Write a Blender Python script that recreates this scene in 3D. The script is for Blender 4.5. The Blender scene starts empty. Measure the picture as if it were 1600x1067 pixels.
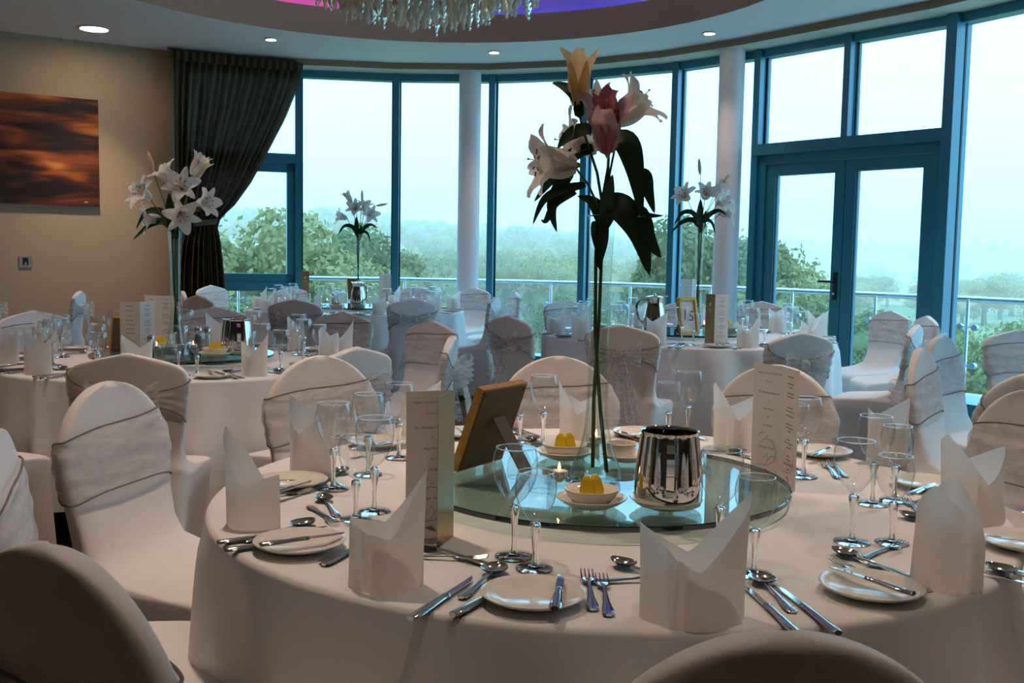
import bpy, math, random
import numpy as np
from math import pi, sin, cos, radians, sqrt, atan2, hypot, exp
from mathutils import Vector, Matrix

S = bpy.context.scene
COL = S.collection
R = random.Random(7)

# ------------------------------------------------------------------ camera
CAMH, PITCH, ROLL, FPX = 1.31, radians(4.9), radians(-1.0), 1600.0
_fw = Vector((0, cos(PITCH), -sin(PITCH)))
_up = Vector((0, sin(PITCH), cos(PITCH)))
_rt = Vector((1, 0, 0))
RT = _rt * cos(ROLL) - _up * sin(ROLL)
UP = _rt * sin(ROLL) + _up * cos(ROLL)
cam_d = bpy.data.cameras.new('camera')
cam_d.sensor_width = 36.0
cam_d.lens = 36.0
cam_d.clip_start, cam_d.clip_end = 0.05, 6000
cam = bpy.data.objects.new('camera', cam_d)
COL.objects.link(cam)
cam.matrix_world = Matrix(((RT.x, UP.x, -_fw.x, 0), (RT.y, UP.y, -_fw.y, 0), (RT.z, UP.z, -_fw.z, CAMH), (0, 0, 0, 1)))
S.camera = cam


def ray(px, py):
    return _fw * FPX + RT * (px - 800) - UP * (py - 533.5)


def at(px, py, z):
    """point of the horizontal plane at height z that the photograph shows at (px, py)"""
    d = ray(px, py)
    t = (z - CAMH) / d.z
    return Vector((d.x * t, d.y * t, z))


def atY(px, py, y):
    d = ray(px, py)
    t = y / d.y
    return Vector((d.x * t, y, CAMH + d.z * t))


def proj(p):
    v = Vector(p) - Vector((0, 0, CAMH))
    k = FPX / v.dot(_fw)
    return 800 + v.dot(RT) * k, 533.5 - v.dot(UP) * k


# ------------------------------------------------------------------ world, exposure
w = bpy.data.worlds.new('sky')
S.world = w
w.use_nodes = True
nt = w.node_tree
nt.nodes.clear()
wo = nt.nodes.new('ShaderNodeOutputWorld')
bg = nt.nodes.new('ShaderNodeBackground')
tc = nt.nodes.new('ShaderNodeTexCoord')
sep = nt.nodes.new('ShaderNodeSeparateXYZ')
rmp = nt.nodes.new('ShaderNodeValToRGB')
rmp.color_ramp.elements[0].position = 0.0
rmp.color_ramp.elements[0].color = (0.59, 1.20, 1.64, 1)
rmp.color_ramp.elements[1].position = 1.0
rmp.color_ramp.elements[1].color = (0.72, 2.10, 3.30, 1)
nz = nt.nodes.new('ShaderNodeTexNoise')
nz.inputs['Scale'].default_value = 3.5
nz.inputs['Detail'].default_value = 5
mixc = nt.nodes.new('ShaderNodeMix')
mixc.data_type = 'RGBA'
mr = nt.nodes.new('ShaderNodeMapRange')
mr.inputs[1].default_value, mr.inputs[2].default_value = 0.45, 0.7
mr.inputs[3].default_value, mr.inputs[4].default_value = 0.0, 0.5
nt.links.new(tc.outputs['Generated'], sep.inputs[0])
nt.links.new(sep.outputs['Z'], rmp.inputs[0])
nt.links.new(tc.outputs['Generated'], nz.inputs['Vector'])
nt.links.new(nz.outputs[0], mr.inputs[0])
nt.links.new(mr.outputs[0], mixc.inputs[0])
nt.links.new(rmp.outputs[0], mixc.inputs[6])
mixc.inputs[7].default_value = (0.64, 1.24, 1.66, 1)
nt.links.new(mixc.outputs[2], bg.inputs['Color'])
bg.inputs['Strength'].default_value = 1.6
nt.links.new(bg.outputs[0], wo.inputs[0])
S.view_settings.view_transform = 'Standard'
S.view_settings.look = 'None'
S.view_settings.exposure = 0.22
S.view_settings.gamma = 1.0
S.view_settings.use_curve_mapping = False
S.cycles.max_bounces = 10
S.cycles.diffuse_bounces = 4
S.cycles.glossy_bounces = 5
S.cycles.transmission_bounces = 8
S.cycles.transparent_max_bounces = 32
S.cycles.volume_bounces = 2
S.cycles.caustics_reflective = False
S.cycles.caustics_refractive = False
S.cycles.sample_clamp_indirect = 4.0

DOWN_W = 124.0          # watts of one ceiling downlight
DOWN_COL = (1.0, 0.765, 0.59)

# ------------------------------------------------------------------ materials
MATS = {}


def mat(name, col=(.8, .8, .8), rough=.5, metal=0.0, spec=.5, noise=None, bump=None, trans=0.0, emit=None, sheen=0.0):
    """principled material; noise=(scale, other colour, amount, stretch), bump=(scale, strength)"""
    if name in MATS:
        return MATS[name]
    m = bpy.data.materials.new(name)
    m.use_nodes = True
    t = m.node_tree
    b = t.nodes['Principled BSDF']
    b.inputs['Base Color'].default_value = (*col, 1)
    b.inputs['Roughness'].default_value = rough
    b.inputs['Metallic'].default_value = metal
    b.inputs['Specular IOR Level'].default_value = spec
    if sheen:
        b.inputs['Sheen Weight'].default_value = sheen
    if emit:
        b.inputs['Emission Color'].default_value = (*emit[0], 1)
        b.inputs['Emission Strength'].default_value = emit[1]
    if noise or bump:
        co = t.nodes.new('ShaderNodeTexCoord')
    if noise:
        mp = t.nodes.new('ShaderNodeMapping')
        mp.inputs['Scale'].default_value = noise[3] if len(noise) > 3 else (1, 1, 1)
        n = t.nodes.new('ShaderNodeTexNoise')
        n.inputs['Scale'].default_value = noise[0]
        n.inputs['Detail'].default_value = 6
        x = t.nodes.new('ShaderNodeMix')
        x.data_type = 'RGBA'
        r = t.nodes.new('ShaderNodeMapRange')
        r.inputs[1].default_value, r.inputs[2].default_value = .35, .65
        r.inputs[4].default_value = noise[2]
        t.links.new(co.outputs['Object'], mp.inputs[0])
        t.links.new(mp.outputs[0], n.inputs['Vector'])
        t.links.new(n.outputs[0], r.inputs[0])
        t.links.new(r.outputs[0], x.inputs[0])
        x.inputs[6].default_value = (*col, 1)
        x.inputs[7].default_value = (*noise[1], 1)
        t.links.new(x.outputs[2], b.inputs['Base Color'])
    if bump:
        n2 = t.nodes.new('ShaderNodeTexNoise')
        n2.inputs['Scale'].default_value = bump[0]
        n2.inputs['Detail'].default_value = 3
        bp = t.nodes.new('ShaderNodeBump')
        bp.inputs['Strength'].default_value = bump[1]
        bp.inputs['Distance'].default_value = bump[2] if len(bump) > 2 else .002
        t.links.new(co.outputs['Object'], n2.inputs['Vector'])
        t.links.new(n2.outputs[0], bp.inputs['Height'])
        t.links.new(bp.outputs[0], b.inputs['Normal'])
    if trans:
        o = t.nodes['Material Output']
        tr = t.nodes.new('ShaderNodeBsdfTranslucent')
        tr.inputs[0].default_value = (*col, 1)
        ms = t.nodes.new('ShaderNodeMixShader')
        ms.inputs[0].default_value = trans
        t.links.new(b.outputs[0], ms.inputs[1])
        t.links.new(tr.outputs[0], ms.inputs[2])
        t.links.new(ms.outputs[0], o.inputs[0])
    MATS[name] = m
    return m


def thin_glass(name, tint=(.97, .985, .98), edge=(.75, .82, .82), f0=.08, rough=0.0, gain=1.0, edgepow=3.0):
    """thin-walled glass: clear transmission (tinted towards grazing angles) plus a Schlick reflection, the same from both sides"""
    m = bpy.data.materials.new(name)
    m.use_nodes = True
    t = m.node_tree
    t.nodes.clear()
    N = t.nodes.new
    L = t.links.new
    o = N('ShaderNodeOutputMaterial')
    tr = N('ShaderNodeBsdfTransparent')
    gl = N('ShaderNodeBsdfGlossy')
    gl.inputs['Roughness'].default_value = rough
    lw = N('ShaderNodeLayerWeight')
    lw.inputs[0].default_value = .5
    p5 = N('ShaderNodeMath')
    p5.operation = 'POWER'
    p5.inputs[1].default_value = 5.0
    mr_ = N('ShaderNodeMapRange')
    mr_.inputs[3].default_value, mr_.inputs[4].default_value = f0, min(1.0, f0 + (1 - f0) * gain)
    pw = N('ShaderNodeMath')
    pw.operation = 'POWER'
    pw.inputs[1].default_value = edgepow
    mx = N('ShaderNodeMix')
    mx.data_type = 'RGBA'
    mx.inputs[6].default_value = (*tint, 1)
    mx.inputs[7].default_value = (*edge, 1)
    ms = N('ShaderNodeMixShader')
    L(lw.outputs['Facing'], pw.inputs[0])
    L(lw.outputs['Facing'], p5.inputs[0])
    L(p5.outputs[0], mr_.inputs[0])
    L(pw.outputs[0], mx.inputs[0])
    L(mx.outputs[2], tr.inputs[0])
    L(mr_.outputs[0], ms.inputs[0])
    L(tr.outputs[0], ms.inputs[1])
    L(gl.outputs[0], ms.inputs[2])
    L(ms.outputs[0], o.inputs[0])
    MATS[name] = m
    return m


def solid_glass(name, col=(1, 1, 1), ior=1.5, rough=0.0):
    m = bpy.data.materials.new(name)
    m.use_nodes = True
    t = m.node_tree
    t.nodes.clear()
    o = t.nodes.new('ShaderNodeOutputMaterial')
    g = t.nodes.new('ShaderNodeBsdfGlass')
    g.inputs['Color'].default_value = (*col, 1)
    g.inputs['IOR'].default_value = ior
    g.inputs['Roughness'].default_value = rough
    t.links.new(g.outputs[0], o.inputs[0])
    MATS[name] = m
    return m


def sheer(name, col, clear, trans=.5, scale=None, clear_col=(1, 1, 1)):
    """woven see-through cloth: diffuse + translucent threads with clear gaps"""
    m = bpy.data.materials.new(name)
    m.use_nodes = True
    t = m.node_tree
    t.nodes.clear()
    o = t.nodes.new('ShaderNodeOutputMaterial')
    d = t.nodes.new('ShaderNodeBsdfDiffuse')
    d.inputs[0].default_value = (*col, 1)
    tl = t.nodes.new('ShaderNodeBsdfTranslucent')
    tl.inputs[0].default_value = (*col, 1)
    tr = t.nodes.new('ShaderNodeBsdfTransparent')
    tr.inputs[0].default_value = (*clear_col, 1)
    m1 = t.nodes.new('ShaderNodeMixShader')
    m1.inputs[0].default_value = trans
    m2 = t.nodes.new('ShaderNodeMixShader')
    m2.inputs[0].default_value = clear
    L = t.links.new
    L(d.outputs[0], m1.inputs[1])
    L(tl.outputs[0], m1.inputs[2])
    L(m1.outputs[0], m2.inputs[1])
    L(tr.outputs[0], m2.inputs[2])
    if scale:
        co = t.nodes.new('ShaderNodeTexCoord')
        mp = t.nodes.new('ShaderNodeMapping')
        mp.inputs['Scale'].default_value = scale
        n = t.nodes.new('ShaderNodeTexNoise')
        n.inputs['Scale'].default_value = 1.0
        n.inputs['Detail'].default_value = 3
        r = t.nodes.new('ShaderNodeMapRange')
        r.inputs[1].default_value, r.inputs[2].default_value = .3, .7
        r.inputs[3].default_value, r.inputs[4].default_value = clear * .4, min(1, clear * 1.6)
        L(co.outputs['Object'], mp.inputs[0])
        L(mp.outputs[0], n.inputs['Vector'])
        L(n.outputs[0], r.inputs[0])
        L(r.outputs[0], m2.inputs[0])
    L(m2.outputs[0], o.inputs[0])
    MATS[name] = m
    return m


WHITE_SPANDEX = mat('white spandex', (.81, .755, .73), .75, spec=.2, noise=(9, (.77, .715, .69), .5), bump=(900, .15), sheen=.15)
CLOTH = mat('white table linen', (.80, .775, .755), .8, spec=.15, noise=(6, (.76, .73, .71), .5), bump=(700, .2))
NAPKIN = mat('white paper napkin', (.92, .87, .82), .8, spec=.15, bump=(500, .25), trans=.48)
ORGANZA = sheer('silver organza', (.84, .80, .78), .46, .45, (9, 9, 40))
ORG_EDGE = sheer('organza hem', (.30, .27, .26), .15, .4)
ORG_BOW = sheer('silver organza bow', (.72, .69, .67), .55, .5, (20, 20, 60))
STEEL = mat('polished steel', (.66, .63, .60), .10, 1.0, noise=(40, (.60, .57, .54), .5))
CHROME = mat('mirror steel', (.72, .68, .65), .04, 1.0, noise=(12, (.66, .62, .60), .5))
CHINA = mat('cream china', (.80, .75, .66), .12, spec=.6, noise=(8, (.78, .73, .63), .5))
GLASS = thin_glass('wine glass crystal', (.97, .98, .98), (.34, .38, .39), .11, gain=.85, edgepow=4.5)
STEMG = solid_glass('stem crystal', (1, 1, 1), 1.5)
VASEG = thin_glass('vase glass', (.97, .985, .98), (.42, .52, .52), .09, gain=.8, edgepow=4)
WATER = thin_glass('vase water', (.95, .985, .96), (.60, .72, .66), .02, gain=.5, edgepow=4)
PANE = thin_glass('window pane', (.95, .985, .99), (.78, .92, .96), .055, gain=1.0)
RAILG = thin_glass('balustrade glass', (.80, .95, .95), (.6, .8, .8), .06, gain=1.0)
SUSANG = thin_glass('green table glass', (.86, .935, .90), (.50, .68, .62), .055, gain=1.0, edgepow=3)
SUSANE = mat('green glass edge', (.002, .018, .014), .05, spec=.8, noise=(20, (.004, .03, .024), .5))
FRAME = mat('blue grey window metal', (.014, .19, .28), .30, spec=.8, noise=(3, (.012, .17, .25), .5))
GASKET = mat('black gasket', (.01, .012, .014), .5, noise=(5, (.016, .018, .02), .5))
BLACKM = mat('black handle metal', (.012, .012, .014), .35, noise=(5, (.02, .02, .022), .5))
CEIL = mat('white ceiling paint', (.80, .785, .78), .9, spec=.1, noise=(1.2, (.78, .765, .76), .5), bump=(90, .08))
FASCIA = mat('taupe vinyl fascia', (.46, .345, .22), .8, spec=.15, noise=(40, (.41, .31, .20), .6, (1, 1, 4)), bump=(160, .15))
DOME = mat('white dome plaster', (.8, .8, .8), .9, noise=(2, (.77, .77, .77), .5))
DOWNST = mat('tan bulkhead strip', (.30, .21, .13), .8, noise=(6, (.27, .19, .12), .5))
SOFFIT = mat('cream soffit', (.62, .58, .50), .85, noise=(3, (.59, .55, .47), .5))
WALLM = mat('tan wallpaper', (.45, .35, .24), .85, spec=.15, noise=(60, (.41, .32, .215), .6, (1, 1, 3)), bump=(220, .3))
WALLB = mat('tan wallpaper plain', (.26, .17, .10), .85, noise=(30, (.23, .15, .09), .5))
CARPET = mat('brown patterned carpet', (.12, .072, .038), .95, spec=.05, noise=(5, (.20, .13, .07), 1.0), bump=(300, .6, .004))
COLUMN = mat('white column paint', (.72, .69, .71), .6, spec=.3, noise=(4, (.70, .67, .69), .5))
WOOD = mat('dark table ply', (.10, .06, .035), .6, noise=(6, (.14, .085, .05), .6, (1, 8, 1)))
GOLD = mat('antique gold frame', (.56, .30, .07), .40, .55, noise=(40, (.38, .19, .035), .8), bump=(120, .4))
BACKB = mat('brown backing board', (.16, .085, .03), .7, noise=(20, (.13, .07, .025), .6), bump=(200, .2))
CARD = mat('cream card', (.93, .84, .78), .6, spec=.3, noise=(30, (.91, .82, .76), .5), trans=.35)
CARDG = mat('gold card', (.42, .30, .13), .35, .5, noise=(12, (.34, .24, .10), .7))
INK = mat('dark ink', (.05, .035, .03), .7, noise=(50, (.06, .045, .04), .5))
INKS = mat('taupe print', (.46, .40, .37), .7, noise=(50, (.42, .36, .33), .5))
PALEINK = mat('pale print', (.85, .78, .62), .6, noise=(50, (.8, .72, .55), .5))
BUTTER = mat('yellow wedge', (.82, .58, .03), .55, spec=.3, noise=(12, (.78, .52, .02), .5), trans=.2)
WAX = mat('white candle wax', (.85, .80, .70), .5, noise=(9, (.8, .74, .62), .5), trans=.3)
FLAME = mat('candle flame', (1, .6, .2), .5, emit=((1, .50, .14), 14), noise=(9, (1, .55, .2), .5))
ALU = mat('tealight tin', (.7, .68, .66), .25, 1.0, noise=(9, (.65, .63, .6), .5))
PETAL = mat('white lily petal', (.88, .84, .80), .55, spec=.3, noise=(14, (.84, .80, .72), .6, (1, 1, 1)), trans=.35)
PETALY = mat('cream lily petal', (.86, .74, .50), .55, spec=.3, noise=(12, (.80, .62, .28), .7), trans=.35)
PETALP = mat('pink lily petal', (.58, .20, .24), .5, spec=.3, noise=(14, (.42, .09, .13), .8), trans=.3)
PETALB = mat('lilac pink petal', (.72, .50, .55), .5, spec=.3, noise=(14, (.62, .36, .43), .8), trans=.3)
THROAT = mat('green lily throat', (.35, .42, .08), .5, noise=(14, (.45, .48, .16), .6), trans=.2)
STAMEN = mat('pale stamen', (.72, .60, .30), .5, noise=(20, (.65, .5, .22), .5))
ANTHER = mat('brown anther', (.14, .05, .02), .6, noise=(20, (.2, .08, .03), .5))
LEAF = mat('dark lily leaf', (.018, .048, .018), .55, spec=.3, noise=(18, (.012, .034, .014), .7), trans=.10)
STEMM = mat('green lily stem', (.10, .15, .035), .5, noise=(20, (.06, .10, .025), .6))
PEPPER = mat('dark pepper', (.06, .03, .015), .6, noise=(200, (.11, .06, .03), 1))
SALT = mat('white salt', (.8, .79, .77), .7, noise=(200, (.7, .69, .67), 1))
CURTAIN = sheer('brown voile', (.125, .095, .062), .05, .40, (30, 30, .6))
CURT2 = mat('dark curtain heading', (.05, .04, .03), .9, noise=(20, (.04, .032, .024), .6))
FROST = mat('frosted glass drop', (.92, .87, .78), .28, spec=.6, noise=(14, (.86, .81, .74), .6), trans=.5)
CLEARD = solid_glass('clear glass drop', (.98, .98, .98), 1.5)
LAMPG = mat('lamp lens', (1, .95, .88), .5, emit=((1, .86, .68), 9), noise=(5, (.98, .93, .86), .4))
BULB = mat('bulb glow', (1, .8, .55), .5, emit=((1, .70, .36), 10), noise=(5, (1, .78, .52), .4))
LEDP = mat('pink led strip', (1, .1, .7), .5, emit=((1.0, .01, .62), 7), noise=(5, (1, .08, .68), .4))
LEDB = mat('blue led strip', (.1, .2, 1), .5, emit=((.005, .04, 1.0), 7), noise=(5, (.09, .18, 1), .4))
RINGM = mat('white lamp bezel', (.7, .68, .66), .4, noise=(9, (.66, .64, .62), .5))
SOCK = mat('brushed steel plate', (.55, .56, .58), .35, .8, noise=(30, (.5, .51, .53), .6))
GALV = mat('satin steel rail', (.62, .66, .68), .22, 1.0, noise=(12, (.56, .6, .62), .6))
DECK = mat('grey balcony deck', (.42, .40, .38), .7, noise=(4, (.38, .36, .34), .6))
GRASS = mat('meadow grass', (.20, .165, .060), .95, spec=.05, noise=(.035, (.34, .24, .10), 1.0), bump=(2, .4, .2))
BARK = mat('tree bark', (.08, .06, .045), .9, noise=(3, (.12, .09, .07), .8))
FOL = [mat('oak foliage', (.29, .25, .10), .7, spec=.2, noise=(.5, (.16, .15, .065), .9), trans=.3),
       mat('ash foliage', (.39, .32, .13), .7, spec=.2, noise=(.5, (.24, .21, .085), .9), trans=.3),
       mat('beech foliage', (.23, .23, .10), .7, spec=.2, noise=(.5, (.14, .15, .068), .9), trans=.3)]


# ------------------------------------------------------------------ mesh helpers
class MB:
    def __init__(self):
        self.v, self.f, self.mi = [], [], []

    def add(self, vs, fs, m=0):
        o = len(self.v)
        self.v += [tuple(p) for p in vs]
        self.f += [tuple(i + o for i in f) for f in fs]
        self.mi += [m] * len(fs)
        return self

    def box(self, lo, hi, M=None, m=0):
        x0, y0, z0 = lo
        x1, y1, z1 = hi
        vs = [Vector(p) for p in ((x0, y0, z0), (x1, y0, z0), (x1, y1, z0), (x0, y1, z0), (x0, y0, z1), (x1, y0, z1), (x1, y1, z1), (x0, y1, z1))]
        if M is not None:
            vs = [M @ p for p in vs]
        return self.add(vs, [(0, 3, 2, 1), (4, 5, 6, 7), (0, 1, 5, 4), (1, 2, 6, 5), (2, 3, 7, 6), (3, 0, 4, 7)], m)

    def bar(self, a, b, width, depth, inward, z0=None, m=0):
        """horizontal or slanted bar from a to b; depth goes along inward (a unit vector), width along the third axis"""
        a, b, inward = Vector(a), Vector(b), Vector(inward)
        d = (b - a).normalized()
        n = inward - d * inward.dot(d)
        n.normalize()
        s = d.cross(n)
        vs = []
        for p in (a, b):
            for i, j in ((-.5, 0), (.5, 0), (.5, 1), (-.5, 1)):
                vs.append(p + s * width * i + n * depth * j)
        return self.add(vs, [(0, 1, 2, 3), (7, 6, 5, 4), (0, 4, 5, 1), (1, 5, 6, 2), (2, 6, 7, 3), (3, 7, 4, 0)], m)

    def rings(self, rings, cap0=True, cap1=True, closed=True, m=0):
        n = len(rings[0])
        vs = [p for r in rings for p in r]
        fs = []
        for i in range(len(rings) - 1):
            for j in range(n if closed else n - 1):
                k = (j + 1) % n
                fs.append((i * n + j, i * n + k, (i + 1) * n + k, (i + 1) * n + j))
        if cap0:
            fs.append(tuple(reversed(range(n))))
        if cap1:
            fs.append(tuple((len(rings) - 1) * n + j for j in range(n)))
        return self.add(vs, fs, m)

    def lathe(self, prof, n=32, c=(0, 0, 0), cap0=True, cap1=True, m=0):
        return self.rings([[(c[0] + r * cos(2 * pi * j / n), c[1] + r * sin(2 * pi * j / n), c[2] + z) for j in range(n)] for r, z in prof], cap0, cap1, True, m)

    def tube(self, pts, rad, n=8, m=0, caps=True):
        pts = [Vector(p) for p in pts]
        if not hasattr(rad, '__len__'):
            rad = [rad] * len(pts)
        rs = []
        prev = None
        for i, p in enumerate(pts):
            d = (pts[min(i + 1, len(pts) - 1)] - pts[max(i - 1, 0)]).normalized()
            a = prev if prev is not None else (Vector((0, 0, 1)) if abs(d.z) < .9 else Vector((1, 0, 0)))
            x = a - d * a.dot(d)
            if x.length < 1e-5:
                x = d.orthogonal()
            x.normalize()
            y = d.cross(x)
            prev = x
            rs.append([p + (x * cos(2 * pi * j / n) + y * sin(2 * pi * j / n)) * rad[i] for j in range(n)])
        return self.rings(rs, caps, caps, True, m)

    def grid(self, fn, nu, nv, m=0):
        vs = [fn(i / nu, j / nv) for i in range(nu + 1) for j in range(nv + 1)]
        fs = [(i * (nv + 1) + j, (i + 1) * (nv + 1) + j, (i + 1) * (nv + 1) + j + 1, i * (nv + 1) + j + 1) for i in range(nu) for j in range(nv)]
        return self.add(vs, fs, m)

    def sphere(self, c, r, n=12, k=8, sz=1.0, m=0):
        return self.lathe([(r * sin(pi * i / k), -r * sz * cos(pi * i / k)) for i in range(1, k)], n, c, True, True, m)

    def mesh(self, name, mats, smooth=True, auto=40):
        me = bpy.data.meshes.new(name)
        me.from_pydata(self.v, [], self.f)
        for x in (mats if isinstance(mats, (list, tuple)) else [mats]):
            me.materials.append(x)
        if any(self.mi):
            me.polygons.foreach_set('material_index', self.mi)
        if smooth:
            me.polygons.foreach_set('use_smooth', [True] * len(self.f))
            if auto:
                me.set_sharp_from_angle(angle=radians(auto))
        me.update()
        return me


def link(name, me, parent=None, M=None):
    o = bpy.data.objects.new(name, me)
    COL.objects.link(o)
    if parent is not None:
        o.parent = parent
    if M is not None:
        if parent is not None:
            o.matrix_local = M
        else:
            o.matrix_world = M
    return o


def obj(name, mb, mats, parent=None, smooth=True, auto=40, M=None):
    return link(name, mb.mesh(name, mats, smooth, auto), parent, M)


def tag(o, label, cat, group=None):
    o['label'] = label
    o['category'] = cat
    if group:
        o['group'] = group
    return o


def empty(name, loc=(0, 0, 0), rz=0.0, M=None):
    o = bpy.data.objects.new(name, None)
    o.empty_display_size = .05
    COL.objects.link(o)
    if M is not None:
        o.matrix_world = M
    else:
        o.location = loc
        o.rotation_euler = (0, 0, rz)
    return o


def struct(name, mb, mats, smooth=False, label=None, parent=None):
    o = obj(name, mb, mats, parent, smooth)
    if parent is None:
        o['kind'] = 'structure'
        if label:
            o['label'] = label
    return o


def TR(loc, rz=0.0, s=1.0):
    return Matrix.Translation(Vector(loc)) @ Matrix.Rotation(rz, 4, 'Z') @ Matrix.Diagonal((s, s, s, 1) if not hasattr(s, '__len__') else (*s, 1))


KITS = {}   # kind -> list of (part name, mesh, [(sub name, mesh)])


def spawn(kit, name, label, cat, group, M, single=False):
    """one thing from a kit of shared meshes: a single mesh, or an empty that parents its parts and sub-parts"""
    parts = KITS[kit]
    if len(parts) == 1 and not parts[0][2]:
        o = link(name, parts[0][1], None, M)
    else:
        o = empty(name, M=M)
        for pn, me, subs in parts:
            p = link(pn, me, o)
            for sn, sm in subs:
                link(sn, sm, p)
    return tag(o, label, cat, group)


def text_on(parent, s, M, size, m, name='lettering', align='CENTER'):
    c = bpy.data.curves.new(name, 'FONT')
    c.body = s
    c.size = size
    c.align_x = align
    c.align_y = 'CENTER'
    c.resolution_u = 2
    tmp = bpy.data.objects.new('lettering_curve', c)
    COL.objects.link(tmp)
    me = bpy.data.meshes.new_from_object(tmp.evaluated_get(bpy.context.evaluated_depsgraph_get()))
    bpy.data.objects.remove(tmp)
    bpy.data.curves.remove(c)
    me.name = name
    me.materials.clear()
    me.materials.append(m)
    o = link(name, me, parent, M)
    o['kind'] = 'stuff'
    return o

# ================================================================== SETTING
ZC, ZS, ZH = 3.45, 3.38, 3.30          # ceiling, soffit over the glazing, top of glass
DC, DR = Vector((-0.72, 7.75, 0)), 2.95  # round ceiling recess
G = [Vector((x, y, 0)) for x, y in ((-3.74, 11.70), (-2.54, 12.12), (-1.41, 12.29), (-.26, 12.24), (.83, 11.89), (1.78, 11.25),
                                    (2.50, 10.50), (3.77, 8.86), (4.33, 7.85), (4.75, 6.75), (5.0, 5.6), (5.08, 4.4))]
WL = [Vector((-3.74, 11.70, 0)), Vector((-3.78, 11.42, 0)), Vector((-8.2, 8.62, 0)), Vector((-8.2, -3.2, 0)), Vector((5.2, -3.2, 0)), Vector((5.08, 4.4, 0))]


def inn(a, b):
    d = (b - a).normalized()
    n = Vector((d.y, -d.x, 0))
    return n if (Vector((-.5, 5, 0)) - a).dot(n) > 0 else -n


NRM = [inn(G[i], G[i + 1]) for i in range(len(G) - 1)]
VN = [NRM[0]] + [(NRM[i] + NRM[i - 1]).normalized() for i in range(1, len(NRM))] + [NRM[-1]]

# floor
mb = MB()
loop = G + [WL[5], WL[4], WL[3], WL[2], WL[1]]
pl = [(p.x, p.y, 0) for p in loop]
mb.add(pl, [tuple(range(len(pl)))])
mb.add([(x, y, -.25) for x, y, z in pl], [tuple(reversed(range(len(pl))))])
struct('floor', mb, CARPET, label='dark brown carpet floor of the banquet room')


def wall(name, a, b, m, z0=0.0, z1=ZC, th=.15, label=None):
    mb = MB()
    n = inn(a, b)
    mb.bar(a + Vector((0, 0, (z0 + z1) / 2)), b + Vector((0, 0, (z0 + z1) / 2)), z1 - z0, th, -n)
    return struct(name, mb, m, label=label)


wall('wall_left', WL[1], WL[2], WALLM, label='tan papered wall carrying the sunset canvas')
wall('wall_corner', WL[0], WL[1], WALLM)
wall('wall_side', WL[2], WL[3], WALLB)
wall('wall_back', WL[3], WL[4], WALLB)
wall('wall_right', WL[4], WL[5], WALLB)
mb = MB()
a, b = WL[1], WL[2]
mb.bar(a + Vector((0, 0, .06)), b + Vector((0, 0, .06)), .12, .018, inn(a, b))
struct('baseboard_left', mb, COLUMN)

# ceiling: a plate with a round hole
OFF = [G[i] + VN[i] * .42 for i in range(len(G))]
OFF[0] = Vector((-3.80, 11.41, 0))
outer = OFF + [WL[5], WL[4], WL[3], WL[2], WL[1]]


def hit(c, d, poly):
    best = 1e9
    for i in range(len(poly)):
        p, q = poly[i], poly[(i + 1) % len(poly)]
        e = q - p
        den = d.x * e.y - d.y * e.x
        if abs(den) < 1e-9:
            continue
        s = ((p.x - c.x) * e.y - (p.y - c.y) * e.x) / den
        u = ((p.x - c.x) * d.y - (p.y - c.y) * d.x) / den
        if s > 0 and -1e-6 <= u <= 1 + 1e-6:
            best = min(best, s)
    return best


angs = sorted([2 * pi * i / 120 for i in range(120)] + [atan2(p.y - DC.y, p.x - DC.x) % (2 * pi) for p in outer])
mb = MB()
vs = []
for a_ in angs:
    d = Vector((cos(a_), sin(a_), 0))
    s_ = hit(DC, d, outer)
    p0, p1 = DC + d * DR, DC + d * s_
    vs += [(p0.x, p0.y, ZC), (p1.x, p1.y, ZC), (p1.x, p1.y, ZC + .3), (p0.x, p0.y, ZC + .3)]
n_ = len(angs)
fs = []
for i in range(n_):
    j = (i + 1) % n_
    for k in range(2):
        fs.append((i * 4 + k, i * 4 + k + 1, j * 4 + k + 1, j * 4 + k))
mb.add(vs, fs)
struct('ceiling', mb, CEIL, label='white ceiling plate around the round recess')

mb = MB()
mb.lathe([(DR, ZC), (DR, ZC + .275), (DR + .05, ZC + .275), (DR + .05, ZC + .22), (DR + .42, ZC + .22)], 128, DC, False, False)
struct('trim_1', mb, FASCIA, True, label='taupe curved fascia of the round ceiling recess')
mb = MB()
mb.lathe([(DR + .42, ZC + .22), (DR + .42, ZC + .62), (DR + .30, ZC + .80), (DR - .3, ZC + .92), (.01, ZC + 1.0)], 128, DC, False, True)
struct('ceiling_dome', mb, DOME, True, label='recessed dome lit pink and blue')
for nm, m_, a0, a1 in (('pink_led_strip', LEDP, 95, 265), ('blue_led_strip', LEDB, -85, 85)):
    mb = MB()
    mb.tube([DC + Vector(((DR + .33) * cos(radians(t)), (DR + .33) * sin(radians(t)), ZC + .245)) for t in np.linspace(a0, a1, 60)], .014, 6)
    o = obj(nm, mb, m_)
    tag(o, ('magenta' if 'pink' in nm else 'blue') + ' light strip hidden on the ledge of the ceiling recess', 'light strip')

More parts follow.
